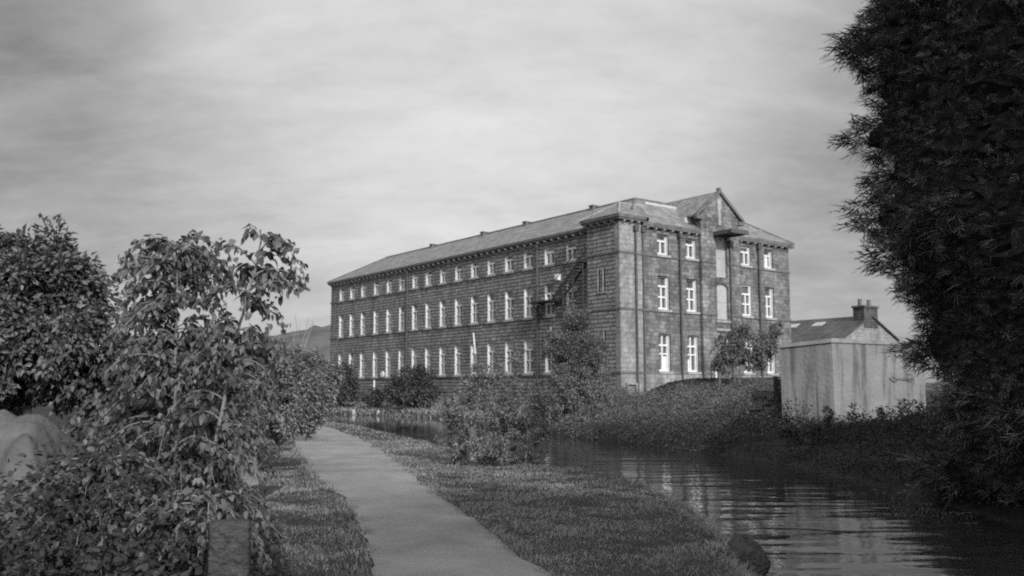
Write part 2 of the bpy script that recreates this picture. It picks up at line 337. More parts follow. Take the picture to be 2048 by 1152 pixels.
# distant hills
def hills(name, pts, base, thick, seed, m):
    az = np.radians([p[0] for p in pts]); dist = np.array([p[1] for p in pts]); h = np.array([p[2] for p in pts])
    a = np.linspace(az[0], az[-1], 260); D = np.interp(a, az, dist); H = np.interp(a, az, h)
    r = np.random.default_rng(seed); n = sum(np.sin(a * f + r.uniform(0, 6)) / f ** .7 for f in (30, 55, 90, 170, 290, 480)) * 6
    rows = []
    for j in range(14):
        t = j / 13; prof = math.sin(t * math.pi) ** 0.8 if t < .5 else 1 - 0.3 * (t - .5)
        d = D - thick / 2 + thick * t
        z = base + (H + n * .35) * prof + r.normal(0, .8, 260) * prof
        rows.append(np.c_[np.sin(a) * d, np.cos(a) * d, z])
    V = np.stack(rows).reshape(-1, 3); i0 = (np.arange(13)[:, None] * 260 + np.arange(259)[None]).ravel()
    o = fast_mesh(name, V, np.c_[i0, i0+1, i0+261, i0+260], 4, m); tag(o, kind='structure'); return o
hills('hill', [(-60, 520, 40), (-35, 520, 38), (-22, 540, 30), (-16, 540, 33), (-11.5, 520, 41), (-8, 520, 36), (0, 560, 18), (20, 620, 10), (60, 620, 12)], -4, 320, 3, M['hill'])

# ---------------------------------------------------------------- the mill
P0 = (6.42, 54.6, 0.0); ROT = math.atan2(.6, .8)
mill = empty('mill_building', P0, ROT)
tag(mill, 'long three storey stone textile mill with slate roof and white windows beside the canal', 'mill')
U1, V1, VS, EZ = 41.0, 16.8, 0.8, 12.0          # length, width, recess of the side wall, eaves

def facade(mb, o, a, nrm, lo, hi, z0, z1, ops, depth=0.38):
    """wall face from a-coordinate lo..hi with openings (a0,a1,z0,z1) and their reveals"""
    o, a, nrm = (np.array(q, float) for q in (o, a, nrm)); up = np.array([0, 0, 1.0])
    A_ = sorted({lo, hi, *[q for op in ops for q in op[:2]]}); Z = sorted({z0, z1, *[q for op in ops for q in op[2:]]})
    flip = np.dot(np.cross(a, up), nrm) < 0
    def quad(p):
        mb.add(p, [(0, 1, 2, 3)])
    for x0, x1 in zip(A_[:-1], A_[1:]):
        for q0, q1 in zip(Z[:-1], Z[1:]):
            cx_, cz_ = (x0+x1)/2, (q0+q1)/2
            if any(op[0] < cx_ < op[1] and op[2] < cz_ < op[3] for op in ops): continue
            p = [o+a*x0+up*q0, o+a*x1+up*q0, o+a*x1+up*q1, o+a*x0+up*q1]; quad(p[::-1] if flip else p)
    for x0, x1, q0, q1 in ops:
        c_ = [o+a*x0+up*q0, o+a*x1+up*q0, o+a*x1+up*q1, o+a*x0+up*q1]; d = -nrm * depth
        for i in range(4):
            p, q = c_[i], c_[(i+1) % 4]; quad([p, p+d, q+d, q] if not flip else [q, q+d, p+d, p])
        quad([x + d*1.02 for x in c_])

UC = [38.75,36.56,34.37,31.92,29.58,27.37,25.2,23.07,20.9,18.7,16.5,14.33,12.13,9.9,7.56,5.33]
W = 1.0
ops = []
for u in UC:
    w = 1.06 if u < 8 else W
    ops += [(u-w/2, u+w/2, 2.78, 5.12), (u-w/2, u+w/2, 6.62, 8.76), (u-w/2, u+w/2, 10.08, 11.28)]
for u in (20.9, 18.7, 16.5, 14.33): ops.append((u-.5, u+.5, 0.55, 1.5))
sw = MB(); facade(sw, (VS, 0, 0), (0, 1, 0), (-1, 0, 0), 2.8, U1, -1.2, EZ, ops, .26)
facade(sw, (0, U1, 0), (1, 0, 0), (0, 1, 0), VS, V1, -1.2, EZ, [])
facade(sw, (V1, 0, 0), (0, 1, 0), (1, 0, 0), 0, U1, -1.2, EZ, [])
sw.build('side_wall', M['stone_side'], mill)
# front wall: openings
FW = [(3.4, 4.45), (6.0, 7.05), (11.5, 12.5), (14.0, 14.98)]
fops = []
for a0, a1 in FW: fops += [(a0, a1, 2.78, 5.12), (a0, a1, 6.65, 8.78), (a0, a1, 10.12, 11.42)]
fr = MB(); facade(fr, (0, 0, 0), (1, 0, 0), (0, -1, 0), 1.9, V1, -1.2, EZ, fops)
fr.build('front_wall', M['stone_front'], mill)
# gabled loading bay standing 0.3 m proud between 7.2 and 11.3
gb = MB(); GX0, GX1, GY = 7.22, 11.0, -0.28
LD = [(8.62, 9.78, 9.05, 11.85), (8.62, 9.78, 6.25, 8.65), (8.62, 9.78, 3.1, 5.4)]
facade(gb, (0, GY, 0), (1, 0, 0), (0, -1, 0), GX0, GX1, -1.2, 13.1, LD, 0.45)
facade(gb, (GX0, 0, 0), (0, 1, 0), (-1, 0, 0), GY, 4.5, -1.2, 13.1, [])
facade(gb, (GX1, 0, 0), (0, 1, 0), (1, 0, 0), GY, 4.5, -1.2, 13.1, [])
gb.add([(GX0, GY, 13.1), (GX1, GY, 13.1), (9.05, GY, 14.72)], [(0, 1, 2)])
gb.build('loading_gable', M['stone_front'], mill)
# curved arch head filling the corners of the middle opening
ar = MB(); n_ = 10
for s in (-1, 1):
    pts = [(9.2 + s*.58, GY+.02, 8.65)] + [(9.2 + s*.58*math.cos(t), GY+.02, 8.30 + .33*math.sin(t)) for t in np.linspace(0, math.pi/2, n_)]
    ar.prism(pts, (0, .3, 0))
ar.build('arch_head', M['stone_front'], mill)
d1 = MB(); d1.box((8.63, GY+.20, 9.06), (9.77, GY+.26, 11.84))
for k in range(1, 5): d1.box((8.63+k*.228-.008, GY+.192, 9.1), (8.63+k*.228+.008, GY+.199, 11.8))
d1.box((8.63, GY+.17, 10.33), (9.77, GY+.198, 10.38))
d1.build('loading_door', M['panel'], mill)['label'] = 'tall pale boarded loading door under the hood'
d2 = MB().box((8.63, GY+.16, 6.26), (9.77, GY+.22, 8.64)); d2.box((8.63, GY+.14, 7.40), (9.77, GY+.159, 7.43))
d2.build('loading_door', M['panel'], mill)['label'] = 'pale boarded loading door under the arch'
d3 = MB().box((8.63, GY+.12, 3.12), (9.77, GY+.2, 5.38)); d3.build('loading_door', M['panel'], mill)
dl = MB()
for z in (6.05, 5.5): dl.box((8.5, GY-.06, z), (9.9, GY, z+.14))
dl.build('door_lintel', M['trim'], mill)
# corner stair block
bl = MB(); BV, BU = 1.9, 2.8; BY = -0.14
sops = [(1.15, 1.31, 7.7, 9.05), (1.62, 1.78, 7.7, 9.05), (1.15, 1.31, 3.5, 5.15), (1.62, 1.78, 3.5, 5.15)]
facade(bl, (0, 0, 0), (0, 1, 0), (-1, 0, 0), BY+.4, BU, -1.2, 12.2, sops, .2)
facade(bl, (0, BU, 0), (1, 0, 0), (0, 1, 0), 0, VS+.02, -1.2, 12.2, [])
bl.build('stair_block', M['stone_side'], mill)
bq = MB(); facade(bq, (0, BY, 0), (1, 0, 0), (0, -1, 0), 0, BV, -1.2, 12.2, [])
facade(bq, (BV, 0, 0), (0, 1, 0), (1, 0, 0), BY, 0, -1.2, 12.2, []); facade(bq, (0, 0, 0), (0, 1, 0), (-1, 0, 0), BY, BY+.4, -1.2, 12.2, [])
bq.build('corner_pier', M['stone_smooth'], mill)
for a0, a1, z0, z1 in sops: MB().box((-.03, a1, z0-.08), (.06, a1+.09, z1+.05)).box((-.05, a0-.12, z0-.14), (.06, a1+.12, z0-.081)).build('slit_surround', M['trim'], mill)

# string courses, plinth, cornice with brackets
bd = MB()
for z in (2.62, 6.47, 9.93):
    bd.box((VS-.07, 2.9, z), (VS, U1+.07, z+.14)); 
    for x0, x1 in ((1.9, GX0), (GX1, V1+.06)): bd.box((x0, -.07, z), (x1, 0, z+.15))
    bd.box((GX0-.05, GY-.06, z), (8.6, GY, z+.15)); bd.box((9.8, GY-.06, z), (GX1+.05, GY, z+.15))
    bd.box((-.06, BY-.06, z), (BV+.05, BY, z+.13)); bd.box((-.06, BY, z), (0, BU+.05, z+.13))
bd.build('string_course', M['band'], mill)
for x0, x1 in ((1.9, GX0), (GX1, V1+.08)): MB().box((x0, -.10, -1.2), (x1, 0, 2.60)).build('plinth', M['stone_smooth'], mill)
co = MB()
co.box((VS-.32, 2.8, 11.86), (VS+.0, U1+.3, 12.02)); co.box((VS-.25, 2.8, 11.74), (VS, U1+.2, 11.86))
for x0, x1 in ((1.9, GX0), (GX1, V1+.3)): co.box((x0, -.32, 11.86), (x1, 0, 12.02)); co.box((x0, -.30, 11.74), (x1, 0, 11.86))
co.box((-.36, BY-.36, 12.06), (BV+.1, BY, 12.24)); co.box((-.36, BY, 12.06), (0, BU+.3, 12.24)); co.box((-.3, BY-.3, 11.94), (BV, BY, 12.06)); co.box((-.3, BY, 11.94), (0, BU+.2, 12.06))
co.box((V1, 0, 11.86), (V1+.30, U1+.3, 12.02))
co.build('cornice', M['band'], mill)
bk0 = None
def bracket(x, y, z, rz):
    global bk0
    if bk0 is None: bk0 = MB().prism([(-.08, 0, 0), (-.08, -.26, 0), (-.08, -.26, -.08), (-.08, -.05, -.2), (-.08, 0, -.2)], (.16, 0, 0)).build('bracket', M['trim'], mill); o = bk0
    else: o = bk0.copy(); sc.collection.objects.link(o)
    o.location = (x, y, z); o.rotation_euler.z = rz
for u in np.arange(3.3, U1, 0.75): bracket(VS, u, 11.738, -math.pi/2)
for v in np.r_[np.arange(2.35, GX0-.2, .75), np.arange(GX1+.3, V1, .75)]: bracket(v, 0, 11.738, 0)
for u in np.arange(.3, BU, .62): bracket(0, u, 11.938, -math.pi/2)
for v in np.arange(.25, BV-.1, .6): bracket(v, BY, 11.938, 0)

# roof: ring of slopes round the block, ridge 3.8 m in
RZ = 14.35; e = .30
rf = MB()
ring = [[(VS-e, -e, 12.03), (V1+e, -e, 12.03), (V1+e, U1+e, 12.03), (VS-e, U1+e, 12.03)],
        [(4.6, 3.1, RZ), (13.6, 3.1, RZ), (13.6, 37.1, RZ), (4.6, 37.1, RZ)],
        [(7.4, 6.0, 12.6), (10.8, 6.0, 12.6), (10.8, 34.2, 12.6), (7.4, 34.2, 12.6)]]
for r0, r1 in zip(ring[:-1], ring[1:]):
    for i in range(4):
        j = (i+1) % 4; rf.add([r0[i], r0[j], r1[j], r1[i]], [(0, 1, 2, 3)])
rf.add(ring[2], [(0, 1, 2, 3)])
roof = rf.build('roof', M['slate'], mill)
rg = MB()
for a_, b_ in (((4.6, 3.1, RZ), (4.6, 37.1, RZ)), ((4.6, 3.1, RZ), (8.3, 3.1, RZ)), ((10.3, 3.1, RZ), (13.6, 3.1, RZ))): rg.tube([a_, b_], .09, 6)
for a_, b_ in (((VS-e, U1+e, 12.06), (4.6, 37.1, RZ)), ((4.6, 3.1, RZ), (1.6, .35, 12.9)), ((13.6, 3.1, RZ), (V1+e, -e, 12.06))): rg.tube([a_, b_], .07, 6)
rg.build('ridge_tiles', M['band'], roof)
fl = MB(); fl.box((5.0, 2.55, 13.98), (8.0, 2.62, 14.12)); fl.box((5.0, 2.5, 13.90), (8.0, 2.56, 13.98)); fl.build('flashing', M['lead'], roof)
vt = None
for u in (7.2, 14.9, 20.6, 28.5):
    if vt is None:
        vb = MB().box((-.28, -.2, -.25), (.28, .2, .15)); vb.box((-.33, -.24, .15), (.33, .24, .20)); vt = vb.build('ridge_vent', M['band'], roof); o = vt
    else:
        o = vt.copy(); sc.collection.objects.link(o)
    o.location = (4.6, u, RZ)
# block roof
br_ = MB(); bz = 12.25; k_ = .62
xa, xb, ya, yb = -.37, 4.7, BY-.37, BU+.3; h_ = (yb-ya)/2; ap = bz + k_*h_
ex, rx_ = BV+.30, 3.4; ym = ya+h_
br_.add([(xa,ya,bz),(ex,ya,bz),(rx_,ym,ap),(xa+h_,ym,ap),(xa,yb,bz),(VS,yb,bz),(rx_,ym+.9,ap-.56)], [(0,1,2,3),(4,0,3),(3,2,6,5,4)])
br_.add([(ex,ya,bz),(rx_,ym,ap),(rx_,ym,ap-.8),(ex,ya,bz-.22)], [(0,3,2,1)]).add([(xa,ya,bz),(ex,ya,bz),(ex,ya,bz-.02),(xa,ya,bz-.02)], [(0,3,2,1)])
br_.build('block_roof', M['slate'], mill)
MB().tube([(xa,ya,bz+.02),(xa+h_,ya+h_,ap+.02)], .06, 6).tube([(xa,yb,bz+.02),(xa+h_,ya+h_,ap+.02)], .05, 6).tube([(xa+h_,ya+h_,ap+.02),(rx_,ya+h_,ap+.02)], .06, 6).build('hip_tiles', M['trim'], mill)
# gable roof
gr = MB(); gl, grr, gz, ga = GX0-.5, GX1+.42, 13.02, 14.86
for (xe) in (gl, grr):
    p = [(xe, GY-.10, gz), (9.05, GY-.10, ga), (9.05, 5.6, ga), (xe, 5.6, gz)]; gr.prism(p if xe == gl else p[::-1], (0, 0, -.12))
gr.build('gable_roof', M['slate'], mill)
gc = MB()
for xe in (gl-.04, grr+.04): gc.prism([(xe, GY-.16, gz-.16), (9.05, GY-.16, ga-.14), (9.05, GY-.16, ga+.1), (xe, GY-.16, gz+.08)], (0, .22, 0))
gc.box((8.93, GY-.14, ga), (9.17, GY+.1, ga+.2)); gc.box((gl-.02, GY-.14, 12.75), (GX0+.1, GY+.15, 12.98)); gc.box((GX1-.1, GY-.14, 12.75), (grr+.02, GY+.15, 12.98))
gc.build('gable_coping', M['band'], mill)
MB().box((8.95, GY-.03, 12.55), (9.17, GY+.02, 13.6)).box((8.87, GY-.035, 13.6), (9.25, GY+.02, 14.3)).build('gable_slit', M['trim'], mill)
MB().box((8.40, GY-1.5, 11.88), (9.95, GY, 11.98)).box((8.38, GY-1.53, 11.78), (8.46, GY, 12.04)).box((9.89, GY-1.53, 11.78), (9.97, GY, 12.04)).box((8.3, GY-1.60, 11.78), (10.05, GY-1.54, 12.06)).build('hood', M['pipe'], mill)
# lower masonry step beside the gable
MB().box((6.55, .5, 12.3), (GX0-.01, 4.4, 12.95)).build('parapet', M['lead'], mill)

# windows -------------------------------------------------
protos = {}
def window_proto(kind, w, h):
    """local x across, z up from the sill, y inward from the wall face"""
    key = (kind, round(w, 2), round(h, 2))
    if key in protos: return protos[key], False
    f = MB(); x = w/2 - .004; D_ = .25 if w in (W, 1.06) else .37; J = .06 if w in (W, 1.06) else .12; o_ = .37 - D_
    for s in (-1, 1): f.box((s*x, J, 0), (s*(x-.03), D_, h)); f.box((s*(x-.03), D_-.13, 0), (s*(x-.105), D_-.01, h)); 
    f.box((-x+.105, .24-o_, h-.09), (x-.105, .36-o_, h-.004)); f.box((-x+.105, .10, .004), (x-.105, .36-o_, .12))
    f.box((-.06, .24-o_, .12), (.06, .36-o_, (h-.08) if kind == 'D' else (h*.70)))
    tz = h*.70
    f.box((-x+.105, .22-o_, tz-.06), (x-.105, .36-o_, tz+.06))
    if kind in 'LMD':
        z2 = h*.38 if kind != 'D' else h*.47
        f.box((-x+.105, .25-o_, z2-.045), (-.06, .36-o_, z2+.045)); f.box((.06, .25-o_, z2-.045), (x-.105, .36-o_, z2+.045))
    o = f.build('window', M['white'], mill)
    p = MB().box((-x+.05, .361-o_, .02), (x-.05, .375-o_, h-.02)).build('pane', M['glass'], o)
    s_ = MB().box((-w/2-.10, -.10, -.15), (w/2+.10, .10, -.005)).build('sill', M['trim'], o)
    protos[key] = o; return o, True
def put_window(kind, w, h, loc, rz, blind=0, half=None):
    p, first = window_proto(kind, w, h)
    if first: o = p
    else:
        o = p.copy(); sc.collection.objects.link(o)
        for ch in [c_ for c_ in sc.objects if c_.parent == p and not c_.name.startswith(('blind', 'board'))]:
            d = ch.copy(); sc.collection.objects.link(d); d.parent = o
    o.location = loc; o.rotation_euler.z = rz
    o_ = .12
    if blind: MB().box((-w/2+.11, .30-o_, h-.08-blind), (w/2-.11, .335-o_, h-.095)).build('blind', M['panel'], o)
    if half: MB().box((half[0], .30, half[2]), (half[1], .335, half[3])).build('board', M['white'], o)
    return o
for i, u in enumerate(UC):
    w = 1.06 if u < 8 else W
    lowb = 0 if i in (1,) else (.50, .42, .50, .62, .46, .50, .8, .5)[i % 8]
    if abs(u-16.5) < .1: lowb = 1.45
    put_window('L', w, 2.34, (VS, u, 2.78), -math.pi/2, lowb)
    put_window('M', w, 2.14, (VS, u, 6.62), -math.pi/2, .5 if i in (3, 4, 9) else {1: .9, 7: .35, 13: .7}.get(i, 0))
    put_window('T', w, 1.20, (VS, u, 10.08), -math.pi/2, {2: .35, 6: .7, 11: .3, 14: .45}.get(i, 0))
for i, (a0, a1) in enumerate(FW):
    w = round(a1-a0, 2); cxx = (a0+a1)/2
    put_window('D', w, 2.34, (cxx, 0, 2.78), 0, 0, {0: (-.02, w/2-.09, .08, .95), 1: (-w/2+.09, -.03, .08, .80), 2: None, 3: None}[i])
    put_window('M', w, 2.13, (cxx, 0, 6.65), 0)
    put_window('T', w, 1.30, (cxx, 0, 10.12), 0, 0, (-w/2+.09, .25, .06, .85) if i == 3 else None)
bb = None
for u in (20.9, 18.7, 16.5, 14.33):
    if bb is None: bb = MB().box((-.48, .12, .02), (.48, .18, .93)).box((-.02, .10, .02), (.02, .119, .93)).build('basement_board', M['panel'], mill); o = bb
    else: o = bb.copy(); sc.collection.objects.link(o)
    o.location = (VS, u, .56); o.rotation_euler.z = -math.pi/2
# drainpipes
def pipe(loc, h, off):
    p = MB().tube([(0, 0, 0), (0, 0, h)], .07, 8)
    for z in np.arange(.8, h-.4, 1.9): p.tube([(0, 0, z), (0, 0, z+.1)], .09, 8)
    p.box((-.16, -.12, h-.42), (.16, .12, h-.1)); o = p.build('drainpipe', M['pipe'], mill); o.location = loc; return o
for v, y0 in ((1.3, BY-.11), (1.99, -.17), (5.34, -.17), (13.26, -.17)): pipe((v, y0, 1.2), 10.55, 0)
pipe((9.95+.02, GY-.10, 1.2), 8.1+2.3, 0)
pipe((VS-.11, 8.75, .2), 11.5, 0); pipe((VS-.11, 26.3, .2), 11.5, 0)
# slanting flue poles, lamp boxes
MB().tube([(VS-.35, 16.1, 5.85), (VS-.3, 15.9, 4.3)], .06, 6).build('flue', M['white'], mill)
MB().tube([(VS-.3, 7.05, 5.80), (VS-.3, 7.05, 4.9)], .05, 6).build('flue', M['white'], mill)
MB().box((VS-.25, 6.35, 8.9), (VS, 6.68, 9.3)).build('lamp_box', M['white'], mill)
MB().box((VS-.25, 4.7, 8.15), (VS, 5.05, 8.32)).build('bulkhead_lamp', M['white'], mill)
MB().tube([(VS-.12, 30.45, 3.0), (VS, 30.45, 3.0)], .26, 10).build('extractor_cover', M['white'], mill)
MB().box((.35, BY-.2, 1.95), (1.2, BY, 2.05)).box((.35, BY-.18, 1.5), (.43, BY, 1.95)).box((1.1, BY-.18, 1.5), (1.2, BY, 1.95)).build('gas_box', M['trim'], mill)
MB().tube([(7.75, GY-.5, 1.4), (7.75, GY-.5, 3.45)], .06, 6).build('vent_pipe', M['white'], mill)
# fire escape
fe = MB()
fe.box((VS-1.1, 6.0, 7.44), (VS, 8.5, 7.52))
for u in (6.0, 7.2, 8.46): fe.tube([(VS-1.08, u, 7.5), (VS-1.08, u, 8.5)], .025, 5)
fe.tube([(VS-1.08, 6.0, 8.5), (VS-1.08, 8.46, 8.5)], .03, 5); fe.tube([(VS-1.08, 6.0, 8.0), (VS-1.08, 8.46, 8.0)], .02, 5)
for u in (6.3, 8.2): fe.tube([(VS-1.05, u, 7.45), (VS, u, 6.35)], .05, 5)
fe.build('fire_escape', M['iron'], mill)
fs = MB()
for y_off in (-1.05, -.3):
    fs.tube([(VS+y_off, 6.2, 7.3), (VS+y_off, 3.3, 9.75)], .07, 5); fs.tube([(VS+y_off, 6.2, 8.3), (VS+y_off, 3.3, 10.7)], .03, 5)
for t in np.linspace(.03, .97, 14): fs.box((VS-1.05, 6.2-2.9*t-.12, 7.32+2.45*t), (VS-.3, 6.2-2.9*t+.12, 7.36+2.45*t))
fs.box((VS-1.1, 2.85, 9.66), (VS, 3.6, 9.74)); 
for u in (2.95, 3.9, 4.9): fs.tube([(VS-1.05, u, 2.0), (VS-1.05, u, 9.6-(u-2.95)*.8)], .05, 5)
fs.tube([(VS-1.05, 4.9, 4.2), (VS-1.05, 2.95, 7.0)], .04, 5)
fs.build('escape_stair', M['iron'], mill)

# ---------------------------------------------------------------- foliage engine
def unit(v): return v / (np.linalg.norm(v, axis=-1, keepdims=True) + 1e-9)
def rand_unit(n, r=rng): return unit(r.normal(size=(n, 3)))
def leaves(name, P, ax, nrm, L, Wd, m, parent=None, shape='leaf', droop=0.25):
    n = len(P); ax = unit(ax); side = unit(np.cross(ax, nrm)); nn = np.cross(side, ax); L = np.broadcast_to(L, (n,))[:, None]; Wd = np.broadcast_to(Wd, (n,))[:, None]
    if shape == 'leaf':       # folded diamond, two triangles each side
        tip = P + ax*L - nn*L*droop; mid = P + ax*L*.45
        lft = P + ax*L*.40 + side*Wd*.5 + nn*Wd*.18; rgt = P + ax*L*.40 - side*Wd*.5 + nn*Wd*.18
        V = np.stack([P, rgt, tip, lft], 1).reshape(-1, 3); b = np.arange(n)[:, None]*4
        return fast_mesh(name, V, np.concatenate([b+[0, 1, 2], b+[0, 2, 3]], 1), 3, m, parent)
    if shape == 'broad':      # ovate leaf with midrib fold and drooping point
        def pt(t, w, lift): return P + ax*L*t + side*Wd*w + nn*(Wd*lift - L*droop*t*t)
        V = np.stack([pt(0, 0, 0), pt(.22, -.42, .14), pt(.60, -.38, .12), pt(1, 0, 0), pt(.60, .38, .12), pt(.22, .42, .14), pt(.25, 0, 0), pt(.62, 0, 0)], 1).reshape(-1, 3)
        b = np.arange(n)[:, None]*8
        idx = [[0,1,6],[1,2,7],[1,7,6],[2,3,7],[0,6,5],[6,7,4],[6,4,5],[7,3,4]]
        return fast_mesh(name, V, np.concatenate([b+i for i in idx], 1), 3, m, parent)
    if shape == 'blade':
        mid = P + ax*L*.55 ; tip = P + ax*L + nrm*L*droop
        V = np.stack([P - side*Wd*.5, P + side*Wd*.5, mid + side*Wd*.35, tip, mid - side*Wd*.35], 1).reshape(-1, 3); b = np.arange(n)[:, None]*5
        V2 = V
        idx = np.concatenate([b+[0, 1, 2], b+[0, 2, 4], b+[4, 2, 3]], 1)
        return fast_mesh(name, V2, idx, 3, m, parent)

def sub_clumps(clumps, per, rsub, r):
    """clumps (x,y,z,rx,ry,rz) -> many small clump centres inside, biased to the shell"""
    out = []
    tot = sum(c_[3]*c_[5] for c_ in clumps)
    for x, y, z, rx, ry, rz in clumps:
        k = max(2, int(per * rx*rz / tot)); d = unit(r.normal(size=(k, 3))); rad = r.uniform(.25, 1.0, k)[:, None] ** .55
        out.append(np.c_[np.array([x, y, z]) + d*rad*np.array([rx, ry, rz]), np.full(k, 1.0)*rsub*r.uniform(.6, 1.4, k)])
    return np.vstack(out)
def bush(name, label, cat, base, clumps, nsub, rsub, nleaf, L, m, shape='leaf', stems=14, stem_r=.02, stem_m='bark', group=None, seed=1, droop=.25, updir=.25, wl=.55, crown='foliage', twig=True, trunk=None, flat=1.0):
    r = np.random.default_rng(seed); root = empty(name, tuple(base)); tag(root, label, cat, group)
    sc_ = sub_clumps(clumps, nsub, rsub, r); ctr = sc_[:, :3].mean(0)
    pick = r.integers(0, len(sc_), nleaf); d = unit(r.normal(size=(nleaf, 3))) * (r.uniform(0, 1, nleaf)[:, None] ** .5)
    P = sc_[pick, :3] + d * sc_[pick, 3][:, None] * np.array([1, 1, flat])
    gz_ = ground_z(P[:, :2]); keep = P[:, 2] > gz_ + .01; P = P[keep]; d = d[keep]; n = len(P)
    out_ = unit(P - ctr)
    ax = unit(.8*out_ + .9*d + .7*rand_unit(n, r) + np.array([0, 0, -droop])); nr = unit(rand_unit(n, r)*.7 + np.array([0, 0, 1.0])*.7 + out_*.5)
    ll = L * r.uniform(.65, 1.3, n)
    base = np.array(base, float)
    leaves(crown, P - base, ax, nr, ll, ll*wl, M[m], root, shape, droop)
    sm = MB(); top = sc_[r.permutation(len(sc_))[:stems], :3]
    for q in top:
        b0 = base + np.r_[r.normal(0, .06, 2), -.08] if trunk is None else trunk[-1] + r.normal(0, .02, 3)
        m1 = b0*.5 + q*.5 + np.r_[r.normal(0, .08*np.linalg.norm(q-b0), 2), .10*np.linalg.norm(q-b0)*updir*4*.5]
        t = np.linspace(0, 1, 7)[:, None]; pts = (1-t)**2*b0 + 2*t*(1-t)*m1 + t*t*q
        sm.tube(pts - base, np.linspace(stem_r, stem_r*.25, 7), 5)
    if trunk is not None:
        tr = np.array(trunk); sm.tube(tr - base, np.linspace(stem_r*3.2, stem_r*1.8, len(tr)), 8)
    sm.build('trunk' if trunk is not None else 'stems', M[stem_m], root, smooth=True)
    return root
def cl(x, y, D, rxp, rzp, ry=None):
    """clump from photo pixel centre/extent at distance D"""
    p = at(x, y, D); s = D / 1831.0; return (p[0], p[1], p[2], rxp*s, (ry if ry else rxp*s), rzp*s)
def gp(x, y): return np.array([x, y, float(ground_z([[x, y]])[0])])

# ---------------------------------------------------------------- tall arching-stemmed plants in the left foreground
def arching_plant(name, label, base, stem_pts, branches, seed, leafL=.125, m='leaf_big', sr=.022, extra=0, reach=1.0):
    r = np.random.default_rng(seed); root = empty(name, tuple(base)); tag(root, label, 'shrub', 'tall broad-leaved plants by the towpath')
    base = np.array(base); st = MB(); sp = np.array(stem_pts, float)
    tt = np.linspace(0, len(sp)-1, 24); spl = np.c_[[np.interp(tt, range(len(sp)), sp[:, i]) for i in range(3)]].T
    spl += np.r_[r.normal(0, .004, (24, 3))]
    st.tube(spl - base, np.linspace(sr, sr*.35, 24), 7)
    Pl, Al, Nl, Ll = [], [], [], []
    branches = list(branches)
    for q in range(extra):
        f = r.uniform(.18, .93); i = f*(len(sp)-1); p0 = sp[int(i)] + (sp[int(i)+1]-sp[int(i)])*(i-int(i)); a = r.uniform(0, 2*math.pi); Lb = (1.05-.45*f)*r.uniform(.5, 1.0)*reach
        d = np.array([math.cos(a), math.sin(a)*.8, 0]); branches.append([p0, p0 + d*Lb*.55 + np.array([0, 0, .16+.12*Lb]), p0 + d*Lb + np.array([0, 0, -.30*Lb])])
    for b in branches:
        p = np.array(b, float); t = np.linspace(0, 1, 14)[:, None]
        if len(p) == 3: c_ = (1-t)**2*p[0] + 2*t*(1-t)*p[1] + t*t*p[2]
        else: c_ = (1-t)**3*p[0] + 3*t*(1-t)**2*p[1] + 3*t*t*(1-t)*p[2] + t**3*p[3]
        st.tube(c_ - base, np.linspace(sr*.36, sr*.1, 14), 5)
        ln = np.linalg.norm(np.diff(c_, axis=0), axis=1).sum(); k = max(6, int(ln / .026)); ts = np.linspace(.12, 1, k)
        for q, tq in enumerate(ts):
            for rep in range(2):
                i = min(12, int(tq*13)); pos = c_[i] + (c_[i+1]-c_[i])*(tq*13-i if i < 13 else 1) + r.normal(0, .012, 3)
                tang = unit(c_[i+1]-c_[i]); s = unit(np.cross(tang, [0, 0, 1.0])) * (1 if (q+rep) % 2 else -1)
                pos = pos + r.normal(0, .022, 3); Pl.append(pos); Al.append(tang*.45 + s*r.uniform(.2, .9) + np.array([0, 0, -r.uniform(-.1, 1.2)]) + r.normal(0, .30, 3)); Nl.append(np.array([0, 0, 1.0]) + s*.35 + r.normal(0, .5, 3)); Ll.append(leafL*r.uniform(.45, 1.2)*(1-.35*tq))
    st.build('stems', M['stem'], root, smooth=True)
    Pl = np.array(Pl); Ll = np.array(Ll)
    leaves('foliage', Pl - base, np.array(Al), np.array(Nl), Ll, Ll*np.random.default_rng(seed+500).uniform(.45, .85, len(Ll)), M[m], root, 'broad', .28)
    return root
def br_px(pts): return [at(*p) for p in pts]
A0 = gp(-3.05, 8.3)
stemA = [A0, at(352, 930, 8.3), at(350, 800, 8.2), at(353, 680, 8.15), at(350, 560, 8.1), at(352, 485, 8.1)]
brA = [
 [(352,490,8.1),(300,450,8.1),(240,520,8.0)], [(352,490,8.1),(290,470,8.2),(212,575,8.3)], [(352,485,8.1),(400,450,8.0),(470,520,7.9)],
 [(352,500,8.1),(380,470,7.8),(440,540,7.6)], [(352,500,8.1),(330,460,8.3),(280,520,8.6)], [(352,515,8.1),(420,480,8.2),(490,570,8.3)],
 [(350,560,8.1),(300,530,8.0),(262,600,7.9)], [(350,560,8.1),(390,520,8.0),(440,600,7.9)], [(350,590,8.1),(300,570,8.3),(240,660,8.5)],
 [(350,600,8.1),(300,585,7.8),(225,680,7.6)], [(350,610,8.1),(400,580,7.9),(460,640,7.8)], [(352,640,8.1),(290,590,7.9),(190,700,7.8)],
 [(352,660,8.1),(410,640,8.0),(450,720,7.9)], [(352,690,8.1),(300,650,8.1),(215,740,8.2)], [(352,720,8.1),(400,680,7.8),(470,760,7.6)],
 [(352,740,8.1),(310,690,7.9),(230,700,7.6),(205,760,7.5)], [(352,760,8.1),(420,720,8.3),(500,800,8.5)], [(350,800,8.2),(280,740,8.0),(200,840,7.8)],
 [(350,830,8.2),(420,790,8.0),(480,860,7.8)], [(352,880,8.2),(300,830,7.9),(240,920,7.6)], [(352,900,8.2),(420,850,7.8),(480,930,7.5)]]
